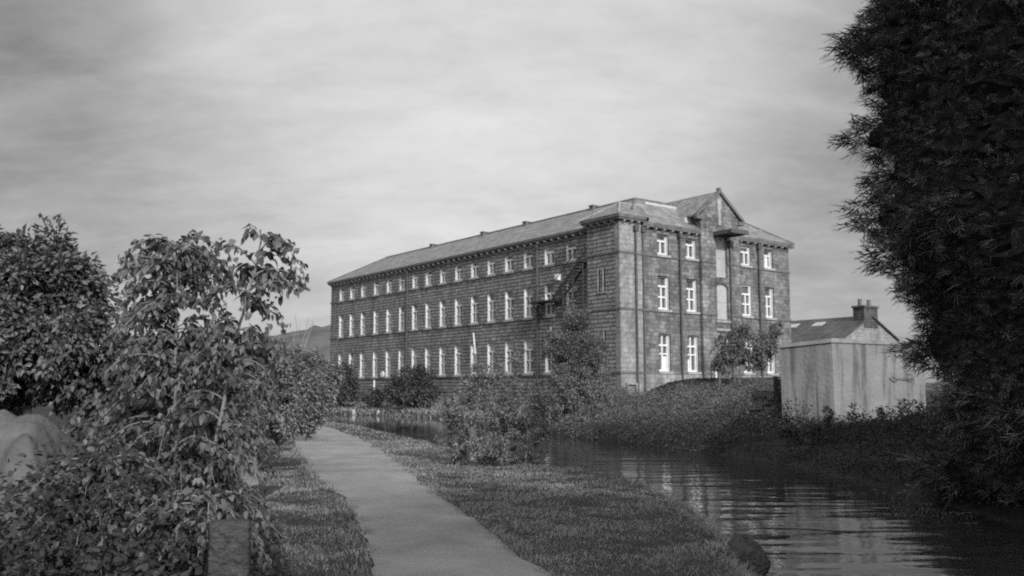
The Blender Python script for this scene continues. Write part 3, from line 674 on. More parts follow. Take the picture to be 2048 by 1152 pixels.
arching_plant('broad_leaved_shrub', 'tall plant with one pale upright stem and tiers of hanging broad leaves', A0, stemA, [br_px(b) for b in brA], 3, .095, extra=85, reach=.85)
B0 = gp(-2.75, 8.0)
stemB = [B0, at(430, 900, 7.9), at(455, 760, 7.85), at(480, 650, 7.8), at(505, 560, 7.75), at(525, 470, 7.7)]
brB = [
 [(522,500,7.7),(560,440,7.6),(615,560,7.5)], [(522,480,7.7),(540,450,7.7),(590,500,7.7)], [(522,480,7.7),(505,440,7.8),(490,470,7.8)],
 [(512,530,7.7),(470,470,7.6),(420,500,7.5)], [(508,550,7.7),(560,520,7.7),(600,565,7.7)], [(500,580,7.7),(550,545,7.5),(610,580,7.3)],
 [(500,590,7.8),(450,550,7.8),(410,600,7.8)], [(490,620,7.8),(520,570,7.6),(535,640,7.4)], [(480,650,7.8),(430,610,7.7),(400,680,7.6)],
 [(480,660,7.8),(520,640,7.8),(550,700,7.8)], [(470,700,7.8),(520,660,7.7),(570,720,7.6)], [(465,730,7.8),(420,690,7.7),(380,760,7.6)],
 [(455,760,7.85),(500,720,7.6),(545,800,7.4)], [(445,820,7.85),(500,790,7.9),(560,830,7.9)], [(440,860,7.9),(490,830,7.7),(530,890,7.6)]]
arching_plant('broad_leaved_shrub', 'leaning plant with a tip rising above its neighbours and leaves hanging to the right', B0, stemB, [br_px(b) for b in brB], 5, .105, extra=30, reach=.6)
C0 = gp(-2.5, 7.3); r_ = np.random.default_rng(21)
def random_arches(c0, n, hmax, reach, seed, top=None):
    r = np.random.default_rng(seed); o = []
    for i in range(n):
        h = r.uniform(.25, hmax); a = r.uniform(0, 2*math.pi); L = reach*r.uniform(.5, 1); d = np.array([math.cos(a), math.sin(a), 0])
        p0 = np.array(c0) + np.array([0, 0, h]) + np.array(top)*h/hmax if top is not None else np.array(c0) + np.array([0, 0, h])
        o.append([p0, p0 + d*L*.5 + np.array([0, 0, .22*L+.1]), p0 + d*L + np.array([0, 0, -.28*L])])
    return o
for k, (x, y, h, rch, lab) in enumerate([(-2.35, 7.2, .75, .55, 'low broad-leaved plant crowding the grass verge in the foreground'), (-3.3, 7.3, 1.0, .6, 'broad-leaved plant filling the gap below the tall upright stem'),
        (-3.5, 8.9, 1.45, .55, 'broad-leaved plant between the grey sheet and the tall upright stem'), (-3.25, 9.9, 1.75, .7, 'broad-leaved plant behind the leaning stem nearest the pale bush'), (-4.4, 10.4, 2.1, .7, 'broad-leaved plant between the dark tree and the tall upright stem')]):
    c0 = gp(x, y); arching_plant('broad_leaved_shrub', lab, c0, [c0, c0+[.03, 0, h*.5], c0+[.0, .02, h]], random_arches(c0, int(46*h)+14, h, rch*1.2, 30+k), 40+k, .10)

# undergrowth of big leaves, lower left
def field_leaves(name, label, cat, region, n, hfun, L, m, seed, shape='leaf', wl=.6, droop=.2, up=.9):
    r = np.random.default_rng(seed); x0, x1, y0, y1 = region; P = np.c_[r.uniform(x0, x1, n), r.uniform(y0, y1, n)]
    H = hfun(P); keep = H > .03; P = P[keep]; H = H[keep]; n = len(P)
    f = r.uniform(0, 1, n) ** .6; z = ground_z(P) + H*f
    Pt = np.c_[P, z]; ax = unit(rand_unit(n, r)*np.array([1, 1, .5]) + np.array([0, 0, .1])); nr = unit(rand_unit(n, r)*.8 + np.array([0, -.3, up]))
    ll = L*r.uniform(.5, 1.35, n)
    o = leaves(name, Pt, ax, nr, ll, ll*wl, M[m], None, shape, droop); tag(o, label, cat, kind='stuff'); return o
def h_left(P):
    edge = -1.55 - .33*(P[:, 1]-7.0); d = edge - P[:, 0]
    h = (.18 + .75*sst(d, 0, 1.6)) * sst(d, -.12, .25) * (1 + .45*wob(P, 1.6, 3)) * (1 - .55*sst(6.6-P[:, 1], 0, 1.5))
    tarp = sst(-P[:, 0], 3.4, 3.8) * sst(P[:, 1], 6.9, 7.5); h = h*(1-.85*tarp)
    return h
field_leaves('undergrowth', 'tangled undergrowth of broad weeds filling the lower left corner', 'undergrowth', (-7.5, -1.2, 4.6, 12.5), 52000, h_left, .06, 'leaf_low', 5, 'broad')

# dark leafy tree at the left edge
bush('dark_tree', 'dark dense leafy tree at the left edge of the picture', 'tree', gp(-5.7, 10.6),
     [cl(40, 540, 10.5, 90, 60), cl(112, 485, 10.5, 22, 34), cl(60, 600, 10.3, 130, 90), cl(158, 605, 10.2, 52, 52), cl(110, 560, 10.4, 90, 45), cl(0, 490, 10.5, 50, 36), cl(185, 700, 10.0, 50, 50),  cl(60, 720, 10.2, 160, 100), cl(170, 700, 10.0, 80, 80), cl(-120, 560, 10.8, 130, 150), cl(-100, 760, 10.5, 150, 120)],
     330, .17, 52000, .075, 'leaf_dark', stems=40, stem_r=.03, seed=11, wl=.6, trunk=[gp(-5.7, 10.6)-[0, 0, .1], gp(-5.6, 10.6)+[0, 0, 1.2]])
# sunlit pale bush left of the path, and its neighbours further along
bush('pale_bush', 'sunlit pale fine-leaved bush hanging over the left edge of the towpath', 'bush', gp(-5.15, 18.6),
     [cl(560, 740, 18.5, 75, 55), cl(600, 780, 18.3, 62, 60), cl(540, 820, 18.5, 60, 60), cl(575, 840, 18.0, 38, 34), cl(606, 835, 18.2, 32, 36), cl(622, 842, 18.4, 18, 24), cl(500, 760, 19, 60, 70), cl(440, 790, 19, 60, 80)],
     190, .16, 26000, .062, 'leaf_pale', stems=26, stem_r=.022, seed=12, wl=.6)
bush('pale_bush', 'pale bush further along the towpath sloping down towards the mill', 'bush', gp(-8.9, 30.0),
     [cl(610, 740, 29, 45, 50), cl(650, 760, 29, 32, 40), cl(560, 730, 29.5, 50, 50), cl(640, 800, 28.5, 28, 34), cl(580, 800, 29, 50, 50)],
     120, .2, 11000, .10, 'leaf_pale', stems=16, stem_r=.03, seed=13)
bush('dark_bush', 'small dark rounded bush at the foot of the mill far corner', 'bush', gp(-14.4, 77.5),
     [cl(688, 760, 76, 24, 32), cl(665, 770, 77, 20, 28), cl(700, 780, 75.5, 14, 22)], 60, .5, 4200, .22, 'leaf_shade', stems=10, stem_r=.05, seed=14)
bush('round_bush', 'dark rounded bush in front of the lower windows of the mill', 'bush', gp(-7.4, 70.2),
     [cl(822, 765, 69.5, 40, 34), cl(800, 780, 69.5, 28, 24), cl(850, 782, 69.0, 26, 24), cl(825, 790, 69, 42, 16)], 90, .45, 8500, .20, 'leaf_shade', stems=12, stem_r=.06, seed=15)
bush('low_bush', 'small low bush just left of the dark rounded bush by the mill', 'bush', gp(-10.9, 73.5),
     [cl(752, 792, 73, 16, 12), cl(735, 797, 73, 14, 8)], 24, .35, 1500, .18, 'leaf_shade', stems=8, stem_r=.04, seed=16)
# thin rose bush on the verge between the path and the water
bush('rose_bush', 'loose twiggy bush on the grass verge between the towpath and the canal', 'bush', gp(-.55, 20.3),
     [cl(985, 800, 20.2, 65, 50), cl(935, 820, 20.2, 48, 52), cl(1045, 820, 20.1, 48, 52), cl(1000, 880, 20, 78, 50), cl(915, 890, 20.3, 42, 46), cl(1070, 890, 20.0, 30, 46), cl(985, 755, 20.2, 30, 26), cl(1078, 790, 20.1, 22, 26), cl(940, 775, 20.2, 24, 20), cl(1030, 740, 20.2, 14, 26), cl(1040, 705, 20.2, 8, 18), cl(960, 745, 20.3, 18, 18), cl(1088, 840, 20.0, 16, 40), cl(905, 845, 20.3, 22, 26)],
     290, .10, 9500, .07, 'leaf_pale', stems=70, stem_r=.011, stem_m='stem', seed=17, wl=.6)
# waterside tree left of the stair block, ivy on it
bush('waterside_tree', 'tall narrow bushy tree at the water edge in front of the stair block', 'tree', gp(3.5, 43.0),
     [cl(1150, 650, 43.5, 28, 38), cl(1140, 700, 43.2, 38, 38), cl(1165, 720, 43, 40, 45), cl(1150, 770, 42.5, 52, 45), cl(1125, 820, 42, 42, 40), cl(1175, 800, 42.5, 40, 44), cl(1110, 700, 43, 24, 40), cl(1155, 640, 43.5, 18, 26), cl(1185, 690, 43.5, 20, 40)],
     260, .28, 34000, .10, 'leaf_mid', stems=18, stem_r=.035, seed=18, trunk=[gp(3.5, 43.0)-[0, 0, .2], gp(3.5, 43.0)+[0.1, 0, 1.4]])
bush('pale_shrub', 'pale low shrub against the foot of the stair block', 'shrub', gp(6.0, 51.3),
     [cl(1205, 770, 51.3, 26, 22), cl(1190, 745, 51.5, 16, 22), cl(1230, 790, 51, 24, 14)], 50, .25, 3600, .12, 'leaf_pale', stems=10, stem_r=.03, seed=19)
# slender tree in front of the right half of the front wall
bush('slender_tree', 'slender open crowned tree behind the clipped hedge before the mill front', 'tree', gp(12.3, 49.6),
     [cl(1500, 690, 49.5, 42, 34), cl(1455, 700, 49.8, 26, 36), cl(1540, 690, 49.5, 26, 30), cl(1480, 670, 49.5, 26, 20), cl(1520, 730, 49.3, 26, 22), cl(1450, 735, 49.8, 20, 16), cl(1555, 660, 49.6, 16, 16)],
     110, .23, 7800, .125, 'leaf_mid', stems=30, stem_r=.025, seed=20, trunk=[gp(12.3, 49.6)-[0, 0, .1], gp(12.3, 49.6)+[.1, 0, 1.5]])
bush('sapling', 'thin sapling just left of the slender tree before the loading doors', 'tree', gp(11.3, 49.8),
     [cl(1440, 700, 50, 14, 26), cl(1432, 735, 50, 12, 14)], 26, .18, 900, .12, 'leaf_mid', stems=10, stem_r=.02, seed=22, trunk=[gp(11.3, 49.8)-[0, 0, .1], gp(11.3, 49.8)+[.02, 0, 1.2]])
# bare twigs above the pale bush
tw = MB(); tb = gp(-5.4, 21.5); r_ = np.random.default_rng(8)
for i in range(9):
    top = at(r_.uniform(575, 632), r_.uniform(625, 665), 22); m1 = at(597, 700, 22); t = np.linspace(0, 1, 8)[:, None]
    pts = (1-t)**2*(tb+[0, 0, -.05]) + 2*t*(1-t)*(m1) + t*t*top + np.r_[np.zeros((1, 3)), r_.normal(0, .02, (7, 3))]; tw.tube(pts - tb, np.linspace(.018, .005, 8), 5)
bt = tw.build('bare_shrub', M['stem'], None); bt.location = tb; tag(bt, 'bare pale twigs sticking up behind the sunlit bush against the hill', 'shrub')

# ---------------------------------------------------------------- cypress trees on the right
def spray_mesh(P, out_, L, r):
    """each spray: a drooping feathery frond made of narrow pointed blades"""
    n = len(P); mixd = np.where(r.uniform(0, 1, (n, 1)) < .60, .30, .90); ax = unit(out_*(1.15-mixd*.75) + unit(r.normal(0, 1, (n, 3)))*mixd + np.array([0, 0, -.25])*mixd); up = np.array([0, 0, 1.0]); side = unit(np.cross(ax, up)); nn = np.cross(side, ax)
    roll = r.normal(0, .5, n)[:, None]; side, nn = side*np.cos(roll)+nn*np.sin(roll), nn*np.cos(roll)-side*np.sin(roll)
    Vs = []; L = L[:, None]
    for t, s, ln, w in [(0, 0, 1.0, .035), (.1, 1, .45, .04), (.15, -1, .45, .04), (.3, 1, .42, .036), (.35, -1, .42, .036), (.5, 1, .34, .032), (.55, -1, .3, .032), (.72, 1, .2, .028)]:
        b = P + ax*L*t - nn*L*.16*t*t; d = unit(ax*(1.0) + side*s*.75 + nn*r.normal(.05, .2, (n, 1)) + r.normal(0, .12, (n, 3))); ln = ln*r.uniform(.7, 1.25, (n, 1))
        sd = unit(np.cross(d, nn)); e_ = b + d*L*ln - nn*L*ln*.12
        Vs.append(np.stack([b - sd*L*w, b + d*L*ln*.5 - sd*L*w*.8, e_, b + d*L*ln*.45 + sd*L*w*.8], 1))
    return np.stack(Vs, 1).reshape(-1, 3)
def cypress(name, label, base, prof, n, seed, Lm=.42, inner=.84):
    """prof: list of (z, radius); crown built of fronds round a dark inner core"""
    r = np.random.default_rng(seed); root = empty(name, tuple(base)); tag(root, label, 'conifer', 'cypress trees along the right bank')
    z = np.array([p[0] for p in prof]); rad = np.array([p[1] for p in prof])
    H = r.uniform(z[0], z[-1], n*3); Rr = np.interp(H, z, rad); keep = r.uniform(0, rad.max(), n*3) < Rr; H, Rr = H[keep][:n], Rr[keep][:n]; n = len(H)
    a = r.uniform(0, 2*math.pi, n)
    # boughs: bulges that come out at irregular heights and bearings
    nb = 150; bh = r.uniform(z[0], z[-1], nb); ba = r.uniform(0, 2*math.pi, nb); bs = r.uniform(.3, 1.0, nb)
    bul = np.zeros(n)
    for q in range(nb):
        da = np.angle(np.exp(1j*(a-ba[q])))*Rr; dz = (H-bh[q]) ; bul = np.maximum(bul, bs[q]*np.exp(-(da/.55)**2 - ((dz+.1)/.38)**2))
    depth = r.uniform(0, 1, n)**1.6
    rr = Rr*.90 + bul*.70 - depth*.75
    P = np.c_[np.cos(a)*rr, np.sin(a)*rr, H - .15*bul*0]
    out_ = np.c_[np.cos(a), np.sin(a), np.full(n, .10)]
    L = Lm*r.uniform(.6, 1.35, n)*(.6+.85*bul)
    V = spray_mesh(P, out_, L, r)
    b = np.arange(len(V)//4)[:, None]*4
    fast_mesh('crown', V, np.concatenate([b+[0, 1, 2, 3]], 1), 4, M['conifer'], root)
    core = MB(); k = 150; nz_ = 130; rows = []
    for zz in np.linspace(z[0]+.1, z[-1]-.2, nz_):
        r0 = np.interp(zz, z, rad)*inner; ang = np.linspace(0, 2*math.pi, k, endpoint=False)
        bb = np.zeros(k)
        for q in range(nb):
            if abs(zz-bh[q]) < 1.2:
                da = np.angle(np.exp(1j*(ang-ba[q])))*r0; bb = np.maximum(bb, bs[q]*np.exp(-(da/.5)**2 - ((zz-bh[q]+.1)/.34)**2))
        rr_ = r0 + bb*.55 + r.normal(0, .07, k); rows.append(np.c_[np.cos(ang)*rr_, np.sin(ang)*rr_, np.full(k, zz) + r.normal(0, .03, k)])
    Vc = np.vstack(rows); core.add(Vc, [(i*k+j, i*k+(j+1) % k, (i+1)*k+(j+1) % k, (i+1)*k+j) for i in range(nz_-1) for j in range(k)] + [tuple(range(k))[::-1], tuple(range((nz_-1)*k, nz_*k))])
    core.build('inner_branches', M['conifer_core'], root)
    MB().tube([(0, 0, -.6), (.03, 0, 2), (0, .02, z[-1]*.6)], [.28, .22, .12], 10).build('trunk', M['bark'], root, smooth=True)
    return root
c1 = gp(10.05, 14.0)
cypress('cypress_tree', 'huge nearly black cypress filling the right edge of the picture', c1,
        [(-.2, 3.3), (.9, 3.4), (1.6, 3.35), (2.3, 3.55), (3.2, 4.05), (4.5, 4.2), (6, 4.3), (7.3, 4.3), (8.4, 4.1), (9.4, 3.5), (10.6, 2.2), (11.3, .4)], 60000, 51, .36)
# the rest of the row, beyond the right edge and behind the viewpoint: it keeps the evening sun off the near bank and verge
cypress('cypress_tree', 'second cypress of the row, nearer along the right bank beyond the picture edge', gp(12.9, 3.2), [(-.2, 4.2), (2, 4.9), (5, 5.1), (9, 4.9), (12, 4.0), (14, 2.6), (15.6, .4)], 12000, 52, .8, .98)
cypress('cypress_tree', 'third cypress of the row, on the right bank behind the viewpoint', gp(8.2, -5.5), [(-.2, 3.6), (2, 4.2), (5, 4.4), (7, 3.6), (9, 2.2), (10.4, .4)], 7000, 53, .8, .92)

# ---------------------------------------------------------------- right bank
hd = empty('clipped_hedge', (11.3, 52.2, 1.2)); tag(hd, 'dark clipped hedge running in front of the mill front wall', 'hedge')
def hedge_mesh():
    pts = np.array([(7.3, 50.3, 1.45, .15), (8.2, 50.6, 1.80, .5), (9.2, 51.0, 2.12, .8), (10.5, 51.5, 2.25, .9), (12.5, 52.3, 2.28, .9), (15.5, 53.4, 2.32, .9)])
    k = 60; s = np.linspace(0, 5, k); C_ = np.c_[[np.interp(s, range(6), pts[:, i]) for i in range(4)]].T
    d = unit(np.r_[8.2, 3.1]); nrm = np.array([-d[1], d[0]]); V = []; m_ = 12
    for i in range(k):
        g = .9
        for j, t in enumerate(np.linspace(0, math.pi, m_)):
            off = -math.cos(t)*C_[i, 3]; z = g + (C_[i, 2]-g)*(math.sin(t)**.45); V.append((C_[i, 0]+nrm[0]*off, C_[i, 1]+nrm[1]*off, z))
    V = np.array(V) + rng.normal(0, .02, (len(V), 3)); F = [(i*m_+j, i*m_+j+1, (i+1)*m_+j+1, (i+1)*m_+j) for i in range(k-1) for j in range(m_-1)]
    return V, F, k, m_
Vh, Fh, kh, mh = hedge_mesh(); o0 = np.array(hd.location)
MB().add(Vh - o0, Fh).build('branches', M['hedge'], hd)
n = 9000; r_ = np.random.default_rng(61); fi = r_.integers(0, len(Fh), n); fv = np.array(Fh)[fi]; a_, b_ = r_.uniform(size=(2, n, 1))
Pp = Vh[fv[:, 0]]*(1-a_)*(1-b_) + Vh[fv[:, 1]]*a_*(1-b_) + Vh[fv[:, 2]]*a_*b_ + Vh[fv[:, 3]]*(1-a_)*b_
leaves('foliage', Pp - o0, rand_unit(n, r_), rand_unit(n, r_)+np.array([0, 0, .6]), .09*r_.uniform(.6, 1.3, n), .06, M['hedge'], hd)

def h_far(P):
    df = seg_dist(P, FAR); ok = ~inside(P, POLY) & (P[:, 0] > 0.2)
    h = (.28 + .42*sst(df, 0, 2.5)) * (1 + .9*wob(P, .8, 1.2) + .5*wob(P, 2.1, 4.2))
    # low against the foot of the mill and round the outbuilding
    h *= 1 - sst(P[:, 1], 45, 49.5)*sst(P[:, 0], 5.5, 7.5); h *= 1 - .7*sst(P[:, 0], 7.8, 8.6)*sst(33.0-P[:, 1], 0, 3)
    return np.where(ok & (df < 16), np.clip(h, .05, 1.3), 0)
field_leaves('bank_undergrowth', 'mass of brambles and ivy covering the sunlit far bank below the mill', 'undergrowth', (0.5, 14.5, 27.5, 54), 120000, h_far, .075, 'leaf_bank', 71, 'leaf', .6, .25, .8)
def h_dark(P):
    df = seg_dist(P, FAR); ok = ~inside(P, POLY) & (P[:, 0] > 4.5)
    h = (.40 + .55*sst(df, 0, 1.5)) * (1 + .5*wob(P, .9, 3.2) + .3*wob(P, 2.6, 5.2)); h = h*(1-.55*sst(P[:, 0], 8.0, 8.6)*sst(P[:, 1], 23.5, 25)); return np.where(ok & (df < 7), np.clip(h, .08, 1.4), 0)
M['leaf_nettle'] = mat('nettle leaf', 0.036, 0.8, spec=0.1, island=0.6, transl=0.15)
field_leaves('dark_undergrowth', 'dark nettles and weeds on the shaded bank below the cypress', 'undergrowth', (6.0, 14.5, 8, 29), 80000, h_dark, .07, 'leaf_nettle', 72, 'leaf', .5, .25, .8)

# grass verges
def grass(name, label, region, n, keepfn, Lf, seed, m='grass', wd=.006):
    r = np.random.default_rng(seed); x0, x1, y0, y1 = region
    P = np.c_[r.uniform(x0, x1, n), y0 + (y1-y0)*r.uniform(0, 1, n)**1.6]; k = keepfn(P, r); P = P[k]; n = len(P)
    z = ground_z(P); a = r.uniform(0, 2*math.pi, n); lean = r.uniform(.2, 1.8, n)
    ax = np.c_[np.cos(a)*lean, np.sin(a)*lean, np.ones(n)]; nr = np.c_[np.cos(a), np.sin(a), np.zeros(n)]
    dist = np.hypot(P[:, 0], P[:, 1]); L = Lf(P)*r.uniform(.5, 1.4, n); w = np.maximum(wd, dist*.00075)
    side_ref = np.c_[-np.sin(a), np.cos(a), np.zeros(n)]
    o = leaves(name, np.c_[P, z-.01], ax, nr, L, w, M[m], None, 'blade', .35); tag(o, label, 'grass', kind='stuff'); return o
def keep_near(P, r):
    return ~inside(P, POLY) & ~(inside(P, PATHPOLY) & (seg_dist(P, PL) > .05+.10*wob(P, 3.3, 1)) & (seg_dist(P, PR) > .06+.10*wob(P, 2.9, 4))) & (seg_dist(P, NEAR) < 6.5)
tuft = lambda P: np.clip(.045*(1+.7*wob(P, 2.2, .7)+.5*wob(P, 6.1, 1.7)) + .07*sst(.5-seg_dist(P, NEAR), 0, .4) + .05*sst(.25-np.minimum(seg_dist(P, PL), seg_dist(P, PR)), 0, .2)*(.5+wob(P, 4.1, 2)), .012, .3)
grass('grass', 'short rough grass on both verges of the towpath', (-6, 3.2, 6.2, 30), 260000, keep_near, tuft, 81)
grass('far_grass', 'pale grass along the verge where the towpath runs into the distance', (-16, 0, 26, 62), 42000, keep_near, lambda P: .07+0*P[:, 0], 82)
def keep_far(P, r): return ~inside(P, POLY) & (seg_dist(P, FAR) < 9) & (seg_dist(P, FAR) < seg_dist(P, NEAR))
M['grass_pale'] = mat('long pale grass', 0.26, 0.8, spec=0.15, island=0.5, transl=0.25)
grass('bank_grass', 'long pale grass on the strip between the canal and the mill side wall', (-22, 1.5, 50, 84), 60000, keep_far, lambda P: .22+.1*wob(P, .8, 2), 83, 'grass_pale', .02)

# tall weeds sprouting in front of the outbuilding
r_ = np.random.default_rng(91)
for k, (x, y, h_) in enumerate([(1580, 850, .5), (1660, 845, .85), (1712, 842, .8), (1760, 840, .5), (1815, 835, .9), (1630, 852, .4)]):
    b = at(x, y, 26.0); b[2] = float(ground_z([b[:2]])[0]); top = EYE - (y - 780)/1831*26 + h_*.35
    zt = top
    bush('tall_weed', ['short weed at the left foot of the rendered outbuilding', 'tallest leafy weed left of the middle of the rendered wall', 'leafy weed at the middle of the rendered wall', 'short weed right of the middle of the rendered wall', 'tall weed at the right end of the rendered wall', 'short weed between the left foot and the tallest weed'][k], 'weed', b,
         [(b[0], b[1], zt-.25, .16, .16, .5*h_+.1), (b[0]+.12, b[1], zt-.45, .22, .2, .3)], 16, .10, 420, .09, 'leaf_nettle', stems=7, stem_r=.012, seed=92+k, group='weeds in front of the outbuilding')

# ---------------------------------------------------------------- rendered outbuilding
ob = empty('rendered_outbuilding', (10.9, 28.6, 0)); tag(ob, 'low grey cement-rendered outbuilding with streaked walls on the far bank', 'outbuilding')
fp = np.array([(8.68, 29.5), (10.05, 28.6), (13.0, 28.8), (13.4, 31.0), (10.4, 32.2)]) - [10.9, 28.6]
tz_ = [2.98, 3.12, 3.02, 3.02, 3.0]
w = MB(); nfp = len(fp)
Vb = [(x, y, -.6) for x, y in fp] + [(x, y, z) for (x, y), z in zip(fp, tz_)]
w.add(Vb, [(i, (i+1) % nfp, nfp+(i+1) % nfp, nfp+i) for i in range(nfp)] + [tuple(range(nfp, 2*nfp))]); w.build('wall', M['render'], ob)
cp = MB(); ctr = fp.mean(0)
for i in range(nfp):
    j = (i+1) % nfp; a, b = fp[i], fp[j]; oa, ob_ = ctr + (a-ctr)*1.035, ctr + (b-ctr)*1.035; ia, ib = ctr + (a-ctr)*.90, ctr + (b-ctr)*.90
    cp.add([(*oa, tz_[i]-.02), (*ob_, tz_[j]-.02), (*ib, tz_[j]-.02), (*ia, tz_[i]-.02), (*oa, tz_[i]+.09), (*ob_, tz_[j]+.09), (*ib, tz_[j]+.12), (*ia, tz_[i]+.12)], [(0,3,2,1),(4,5,6,7),(0,1,5,4),(1,2,6,5),(2,3,7,6),(3,0,4,7)])
cp.build('coping', M['coping'], ob)
hk = MB(); hk.tube([(1.0, .03, 2.03), (1.15, -.02, 1.93), (1.25, .0, 1.96)], .025, 5); hk.tube([(1.35, .04, 1.99), (1.7, .06, 1.94)], .02, 5); hk.build('iron_bracket', M['pipe'], ob)

# rubble wall end and dark post beside the outbuilding
rw = MB(); r_ = np.random.default_rng(55)
for i in range(42):
    p = at(r_.uniform(1508, 1562), r_.uniform(782, 822), 31.5 + r_.uniform(0, .5)); s = r_.uniform(.09, .2)
    q = np.array([(-1,-1,-1),(1,-1,-1),(1,1,-1),(-1,1,-1),(-1,-1,1),(1,-1,1),(1,1,1),(-1,1,1)])*[s*1.2, s, s*.7] + r_.normal(0, s*.15, (8, 3)) + p
    rw.add(q, [(0,3,2,1),(4,5,6,7),(0,1,5,4),(1,2,6,5),(2,3,7,6),(3,0,4,7)])
p0 = at(1508, 822, 31.8); p1 = at(1562, 785, 31.8); rw.box((p0[0], 31.6, .3), (p1[0], 32.1, p1[2]-.1))
tag(rw.build('rubble_wall', M['rock'], None, bevel=.03), 'broken end of a pale rubble stone wall left of the outbuilding', 'wall')
gp_ = empty('gate_post', tuple(at(1552, 800, 31.2))); tag(gp_, 'dark post with a round fitting beside the left corner of the outbuilding', 'post')
z0 = gp(at(1552, 800, 31.2)[0], 31.2)[2] - at(1552, 800, 31.2)[2]
MB().box((-.06, -.08, z0-.1), (.08, .08, .80)).build('post', M['iron'], gp_, bevel=.015)
MB().tube([(.22, -.14, .58), (.22, .1, .58)], .14, 14).build('round_fitting', M['band'], gp_); MB().box((.081, -.12, .38), (.38, .08, .43)).box((.081, -.12, .74), (.38, .08, .79)).build('bracket', M['iron'], gp_)

# ---------------------------------------------------------------- stone house behind
hb = at(1741, 634, 75.0)
HX = empty('stone_house', (hb[0], hb[1], 0), ROT); tag(HX, 'low stone house with slate roof, skylights and chimney behind the outbuilding', 'house')
rz_, hw, hl, dr = hb[2], 4.5, 16.0, 2.15
w = MB(); w.add([(-hw, 0, rz_-dr), (0, 0, rz_), (hw, 0, rz_-dr), (hw, 0, -.5), (-hw, 0, -.5)], [(0, 1, 2, 3, 4)]); w.add([(-hw, hl, rz_-dr), (0, hl, rz_), (hw, hl, rz_-dr), (hw, hl, -.5), (-hw, hl, -.5)], [(4, 3, 2, 1, 0)])
w.add([(-hw, 0, rz_-dr), (-hw, 0, -.5), (-hw, hl, -.5), (-hw, hl, rz_-dr)], [(0, 1, 2, 3)]); w.add([(hw, 0, rz_-dr), (hw, hl, rz_-dr), (hw, hl, -.5), (hw, 0, -.5)], [(0, 1, 2, 3)])
w.build('wall', M['stone_smooth'], HX)
rr_ = MB(); k_ = dr/hw
for sx in (-1, 1): rr_.prism([(0, -.2, rz_+.03), (sx*(hw+.35), -.2, rz_+.03-k_*(hw+.35)), (sx*(hw+.35), hl+.2, rz_+.03-k_*(hw+.35)), (0, hl+.2, rz_+.03)], (0, 0, .12))
house_roof = rr_.build('roof', M['dark_slate'], HX)
for y_ in (4.1, 6.7):
    q = [(x, y, rz_+.155+k_*x) for x, y in ((-1.6, y_-.5), (-.9, y_-.5), (-.9, y_+.5), (-1.6, y_+.5))]
    MB().prism(q, (0, 0, .06)).build('skylight', M['lead'], HX)
ch = MB(); ch.box((-1.0, -.06, rz_-.9), (1.0, .95, rz_+.75)); ch.box((-1.1, -.14, rz_+.75), (1.1, 1.03, rz_+.92)); chim = ch.build('chimney', M['dark_slate'], HX)
for x_ in (-.75, .55): MB().tube([(x_, .45, rz_+.92), (x_, .45, rz_+1.0), (x_, .45, rz_+1.42), (x_, .45, rz_+1.46)], [.20, .17, .14, .19], 10).build('chimney_pot', M['band'], chim)

# ---------------------------------------------------------------- small things
# grey sheet over a heap at the left
k1, k2 = 130, 130; xg = np.linspace(-1.35, 1.1, k1); yg = np.linspace(-.9, 1.1, k2); XX, YY = np.meshgrid(xg, yg); PP = np.c_[XX.ravel(), YY.ravel()]
def crumple(P, n, amp, seed):
    """piecewise-linear folds: random heights on a skewed coarse grid"""
    r = np.random.default_rng(seed); G = r.uniform(-1, 1, (n+3, n+3)); a = (P[:, 0]+1.4)/2.6*n*.8 + .5*P[:, 1]; b = (P[:, 1]+1.0)/2.2*n*.8 + .35*(P[:, 0]+1.4)
    i = np.clip(a.astype(int), 0, n+1); j = np.clip(b.astype(int), 0, n+1); u, v = np.clip(a-i, 0, 1), np.clip(b-j, 0, 1)
    lo = G[i, j] + u*(G[i+1, j]-G[i, j]) + v*(G[i+1, j+1]-G[i+1, j]); hi = G[i, j] + v*(G[i, j+1]-G[i, j]) + u*(G[i+1, j+1]-G[i, j+1])
    return amp*np.where(u > v, lo, hi)
dm = sst(np.maximum(np.abs(PP[:, 0]+.1)/1.25, np.abs(PP[:, 1])/1.0), .35, 1.0)
hz_ = (1.40 - .16*(PP[:, 0]+1))*(1-dm) + crumple(PP, 7, .22, 3) + crumple(PP, 15, .11, 5) + crumple(PP, 32, .04, 7) - .14
i0 = (np.arange(k2-1)[:, None]*k1 + np.arange(k1-1)[None]).ravel(); tb_ = gp(-4.75, 8.6)
tp = fast_mesh('crumpled_sheet', np.c_[PP, hz_], np.c_[i0, i0+1, i0+k1+1, i0+k1], 4, M['tarp']); tp.location = tb_; tp.data.shade_smooth()
tag(tp, 'crumpled pale grey sheet draped over a heap at the left edge among the plants', 'sheet')
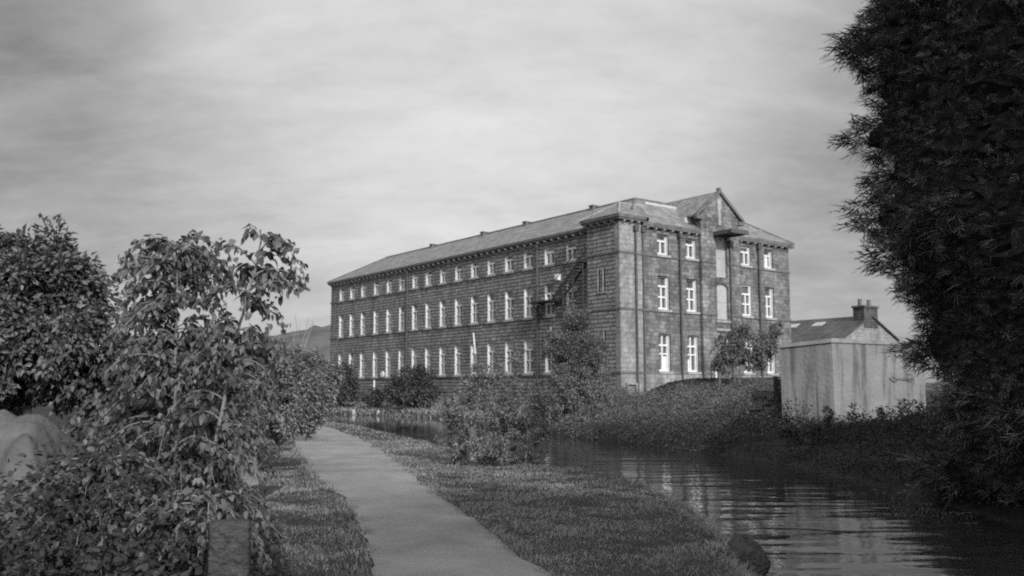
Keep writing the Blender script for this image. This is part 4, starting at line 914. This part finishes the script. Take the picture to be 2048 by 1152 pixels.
# broken stump, stone post, boulder
st_ = MB(); r_ = np.random.default_rng(31); k = 14; rows = []
for j, (z, rr0) in enumerate([(-.1, .24), (.1, .20), (.35, .17), (.6, .16), (.8, .13)]):
    ang = np.linspace(0, 2*math.pi, k, endpoint=False); q = rr0*(1+.14*np.sin(ang*4+1)+.08*np.sin(ang*7)); zz = z + (r_.uniform(-.10, .14, k) if j == 4 else 0); rows.append(np.c_[np.cos(ang)*q, np.sin(ang)*q*.9, np.full(k, z) if j < 4 else zz])
st_.add(np.vstack(rows), [(i*k+j, i*k+(j+1) % k, (i+1)*k+(j+1) % k, (i+1)*k+j) for i in range(4) for j in range(k)] + [tuple(range(4*k, 5*k))])
s_o = st_.build('tree_stump', M['rock'], None); s_o.location = gp(-4.55, 15.8); tag(s_o, 'pale broken tree stump under the sunlit bush left of the towpath', 'stump')
sp_ = MB().box((-.14, -.10, -.15), (.14, .10, .70)).build('stone_post', M['post'], None, bevel=.04); sp_.location = gp(-1.98, 6.55); sp_.rotation_euler.z = R(12)
tag(sp_, 'short dark stone post in the weeds at the bottom left', 'post')
bo = MB(); u_, v_ = 18, 12; Vb = []
for i in range(v_+1):
    for j in range(u_):
        th_ = math.pi*i/v_; ph = 2*math.pi*j/u_; d = np.array([math.sin(th_)*math.cos(ph), math.sin(th_)*math.sin(ph), math.cos(th_)]); rr0 = 1+.08*math.sin(3*ph+2*th_)+.06*math.sin(5*th_+ph*2)
        Vb.append(d*rr0*[.24, .26, .22])
bo.add(Vb, [(i*u_+j, (i+1)*u_+j, (i+1)*u_+(j+1) % u_, i*u_+(j+1) % u_) for i in range(v_) for j in range(u_)])
b_o = bo.build('mooring_stone', M['post'], None, smooth=True); b_o.location = gp(2.42, 9.75) + [0, 0, .07]; tag(b_o, 'rounded mossy stone at the canal edge in the bottom right foreground', 'stone')
# white mooring posts and a pale pole on the far bank
mp0 = None
for (x, lab) in ((708, 'left white mooring post at the far water edge below the mill'), (757, 'right white mooring post at the far water edge below the mill')):
    D = 72.2 if x == 708 else 70.0
    b = at(x, 826, D); d0 = float(seg_dist(np.array([b[:2]]), FAR)[0])
    if mp0 is None: mp0 = MB().box((-.11, -.11, -.5), (.11, .11, .34)).add([(-.11,-.11,.341),(.11,-.11,.341),(.11,.11,.341),(-.11,.11,.341),(0,0,.42)], [(0,1,4),(1,2,4),(2,3,4),(3,0,4)]).build('mooring_post', M['panel'], None); o = mp0
    else: o = mp0.copy(); sc.collection.objects.link(o)
    o.location = (b[0], b[1], WZ+.02); tag(o, lab, 'post', 'white mooring posts')
pp = at(748, 790, 76); o = MB().tube([(0, 0, 0), (0, 0, 2.15)], .07, 8).build('white_pole', M['white'], None); o.location = gp(pp[0], 76) + [0, 0, -.05]; tag(o, 'thin white pole standing between the canal and the mill side wall', 'pole')
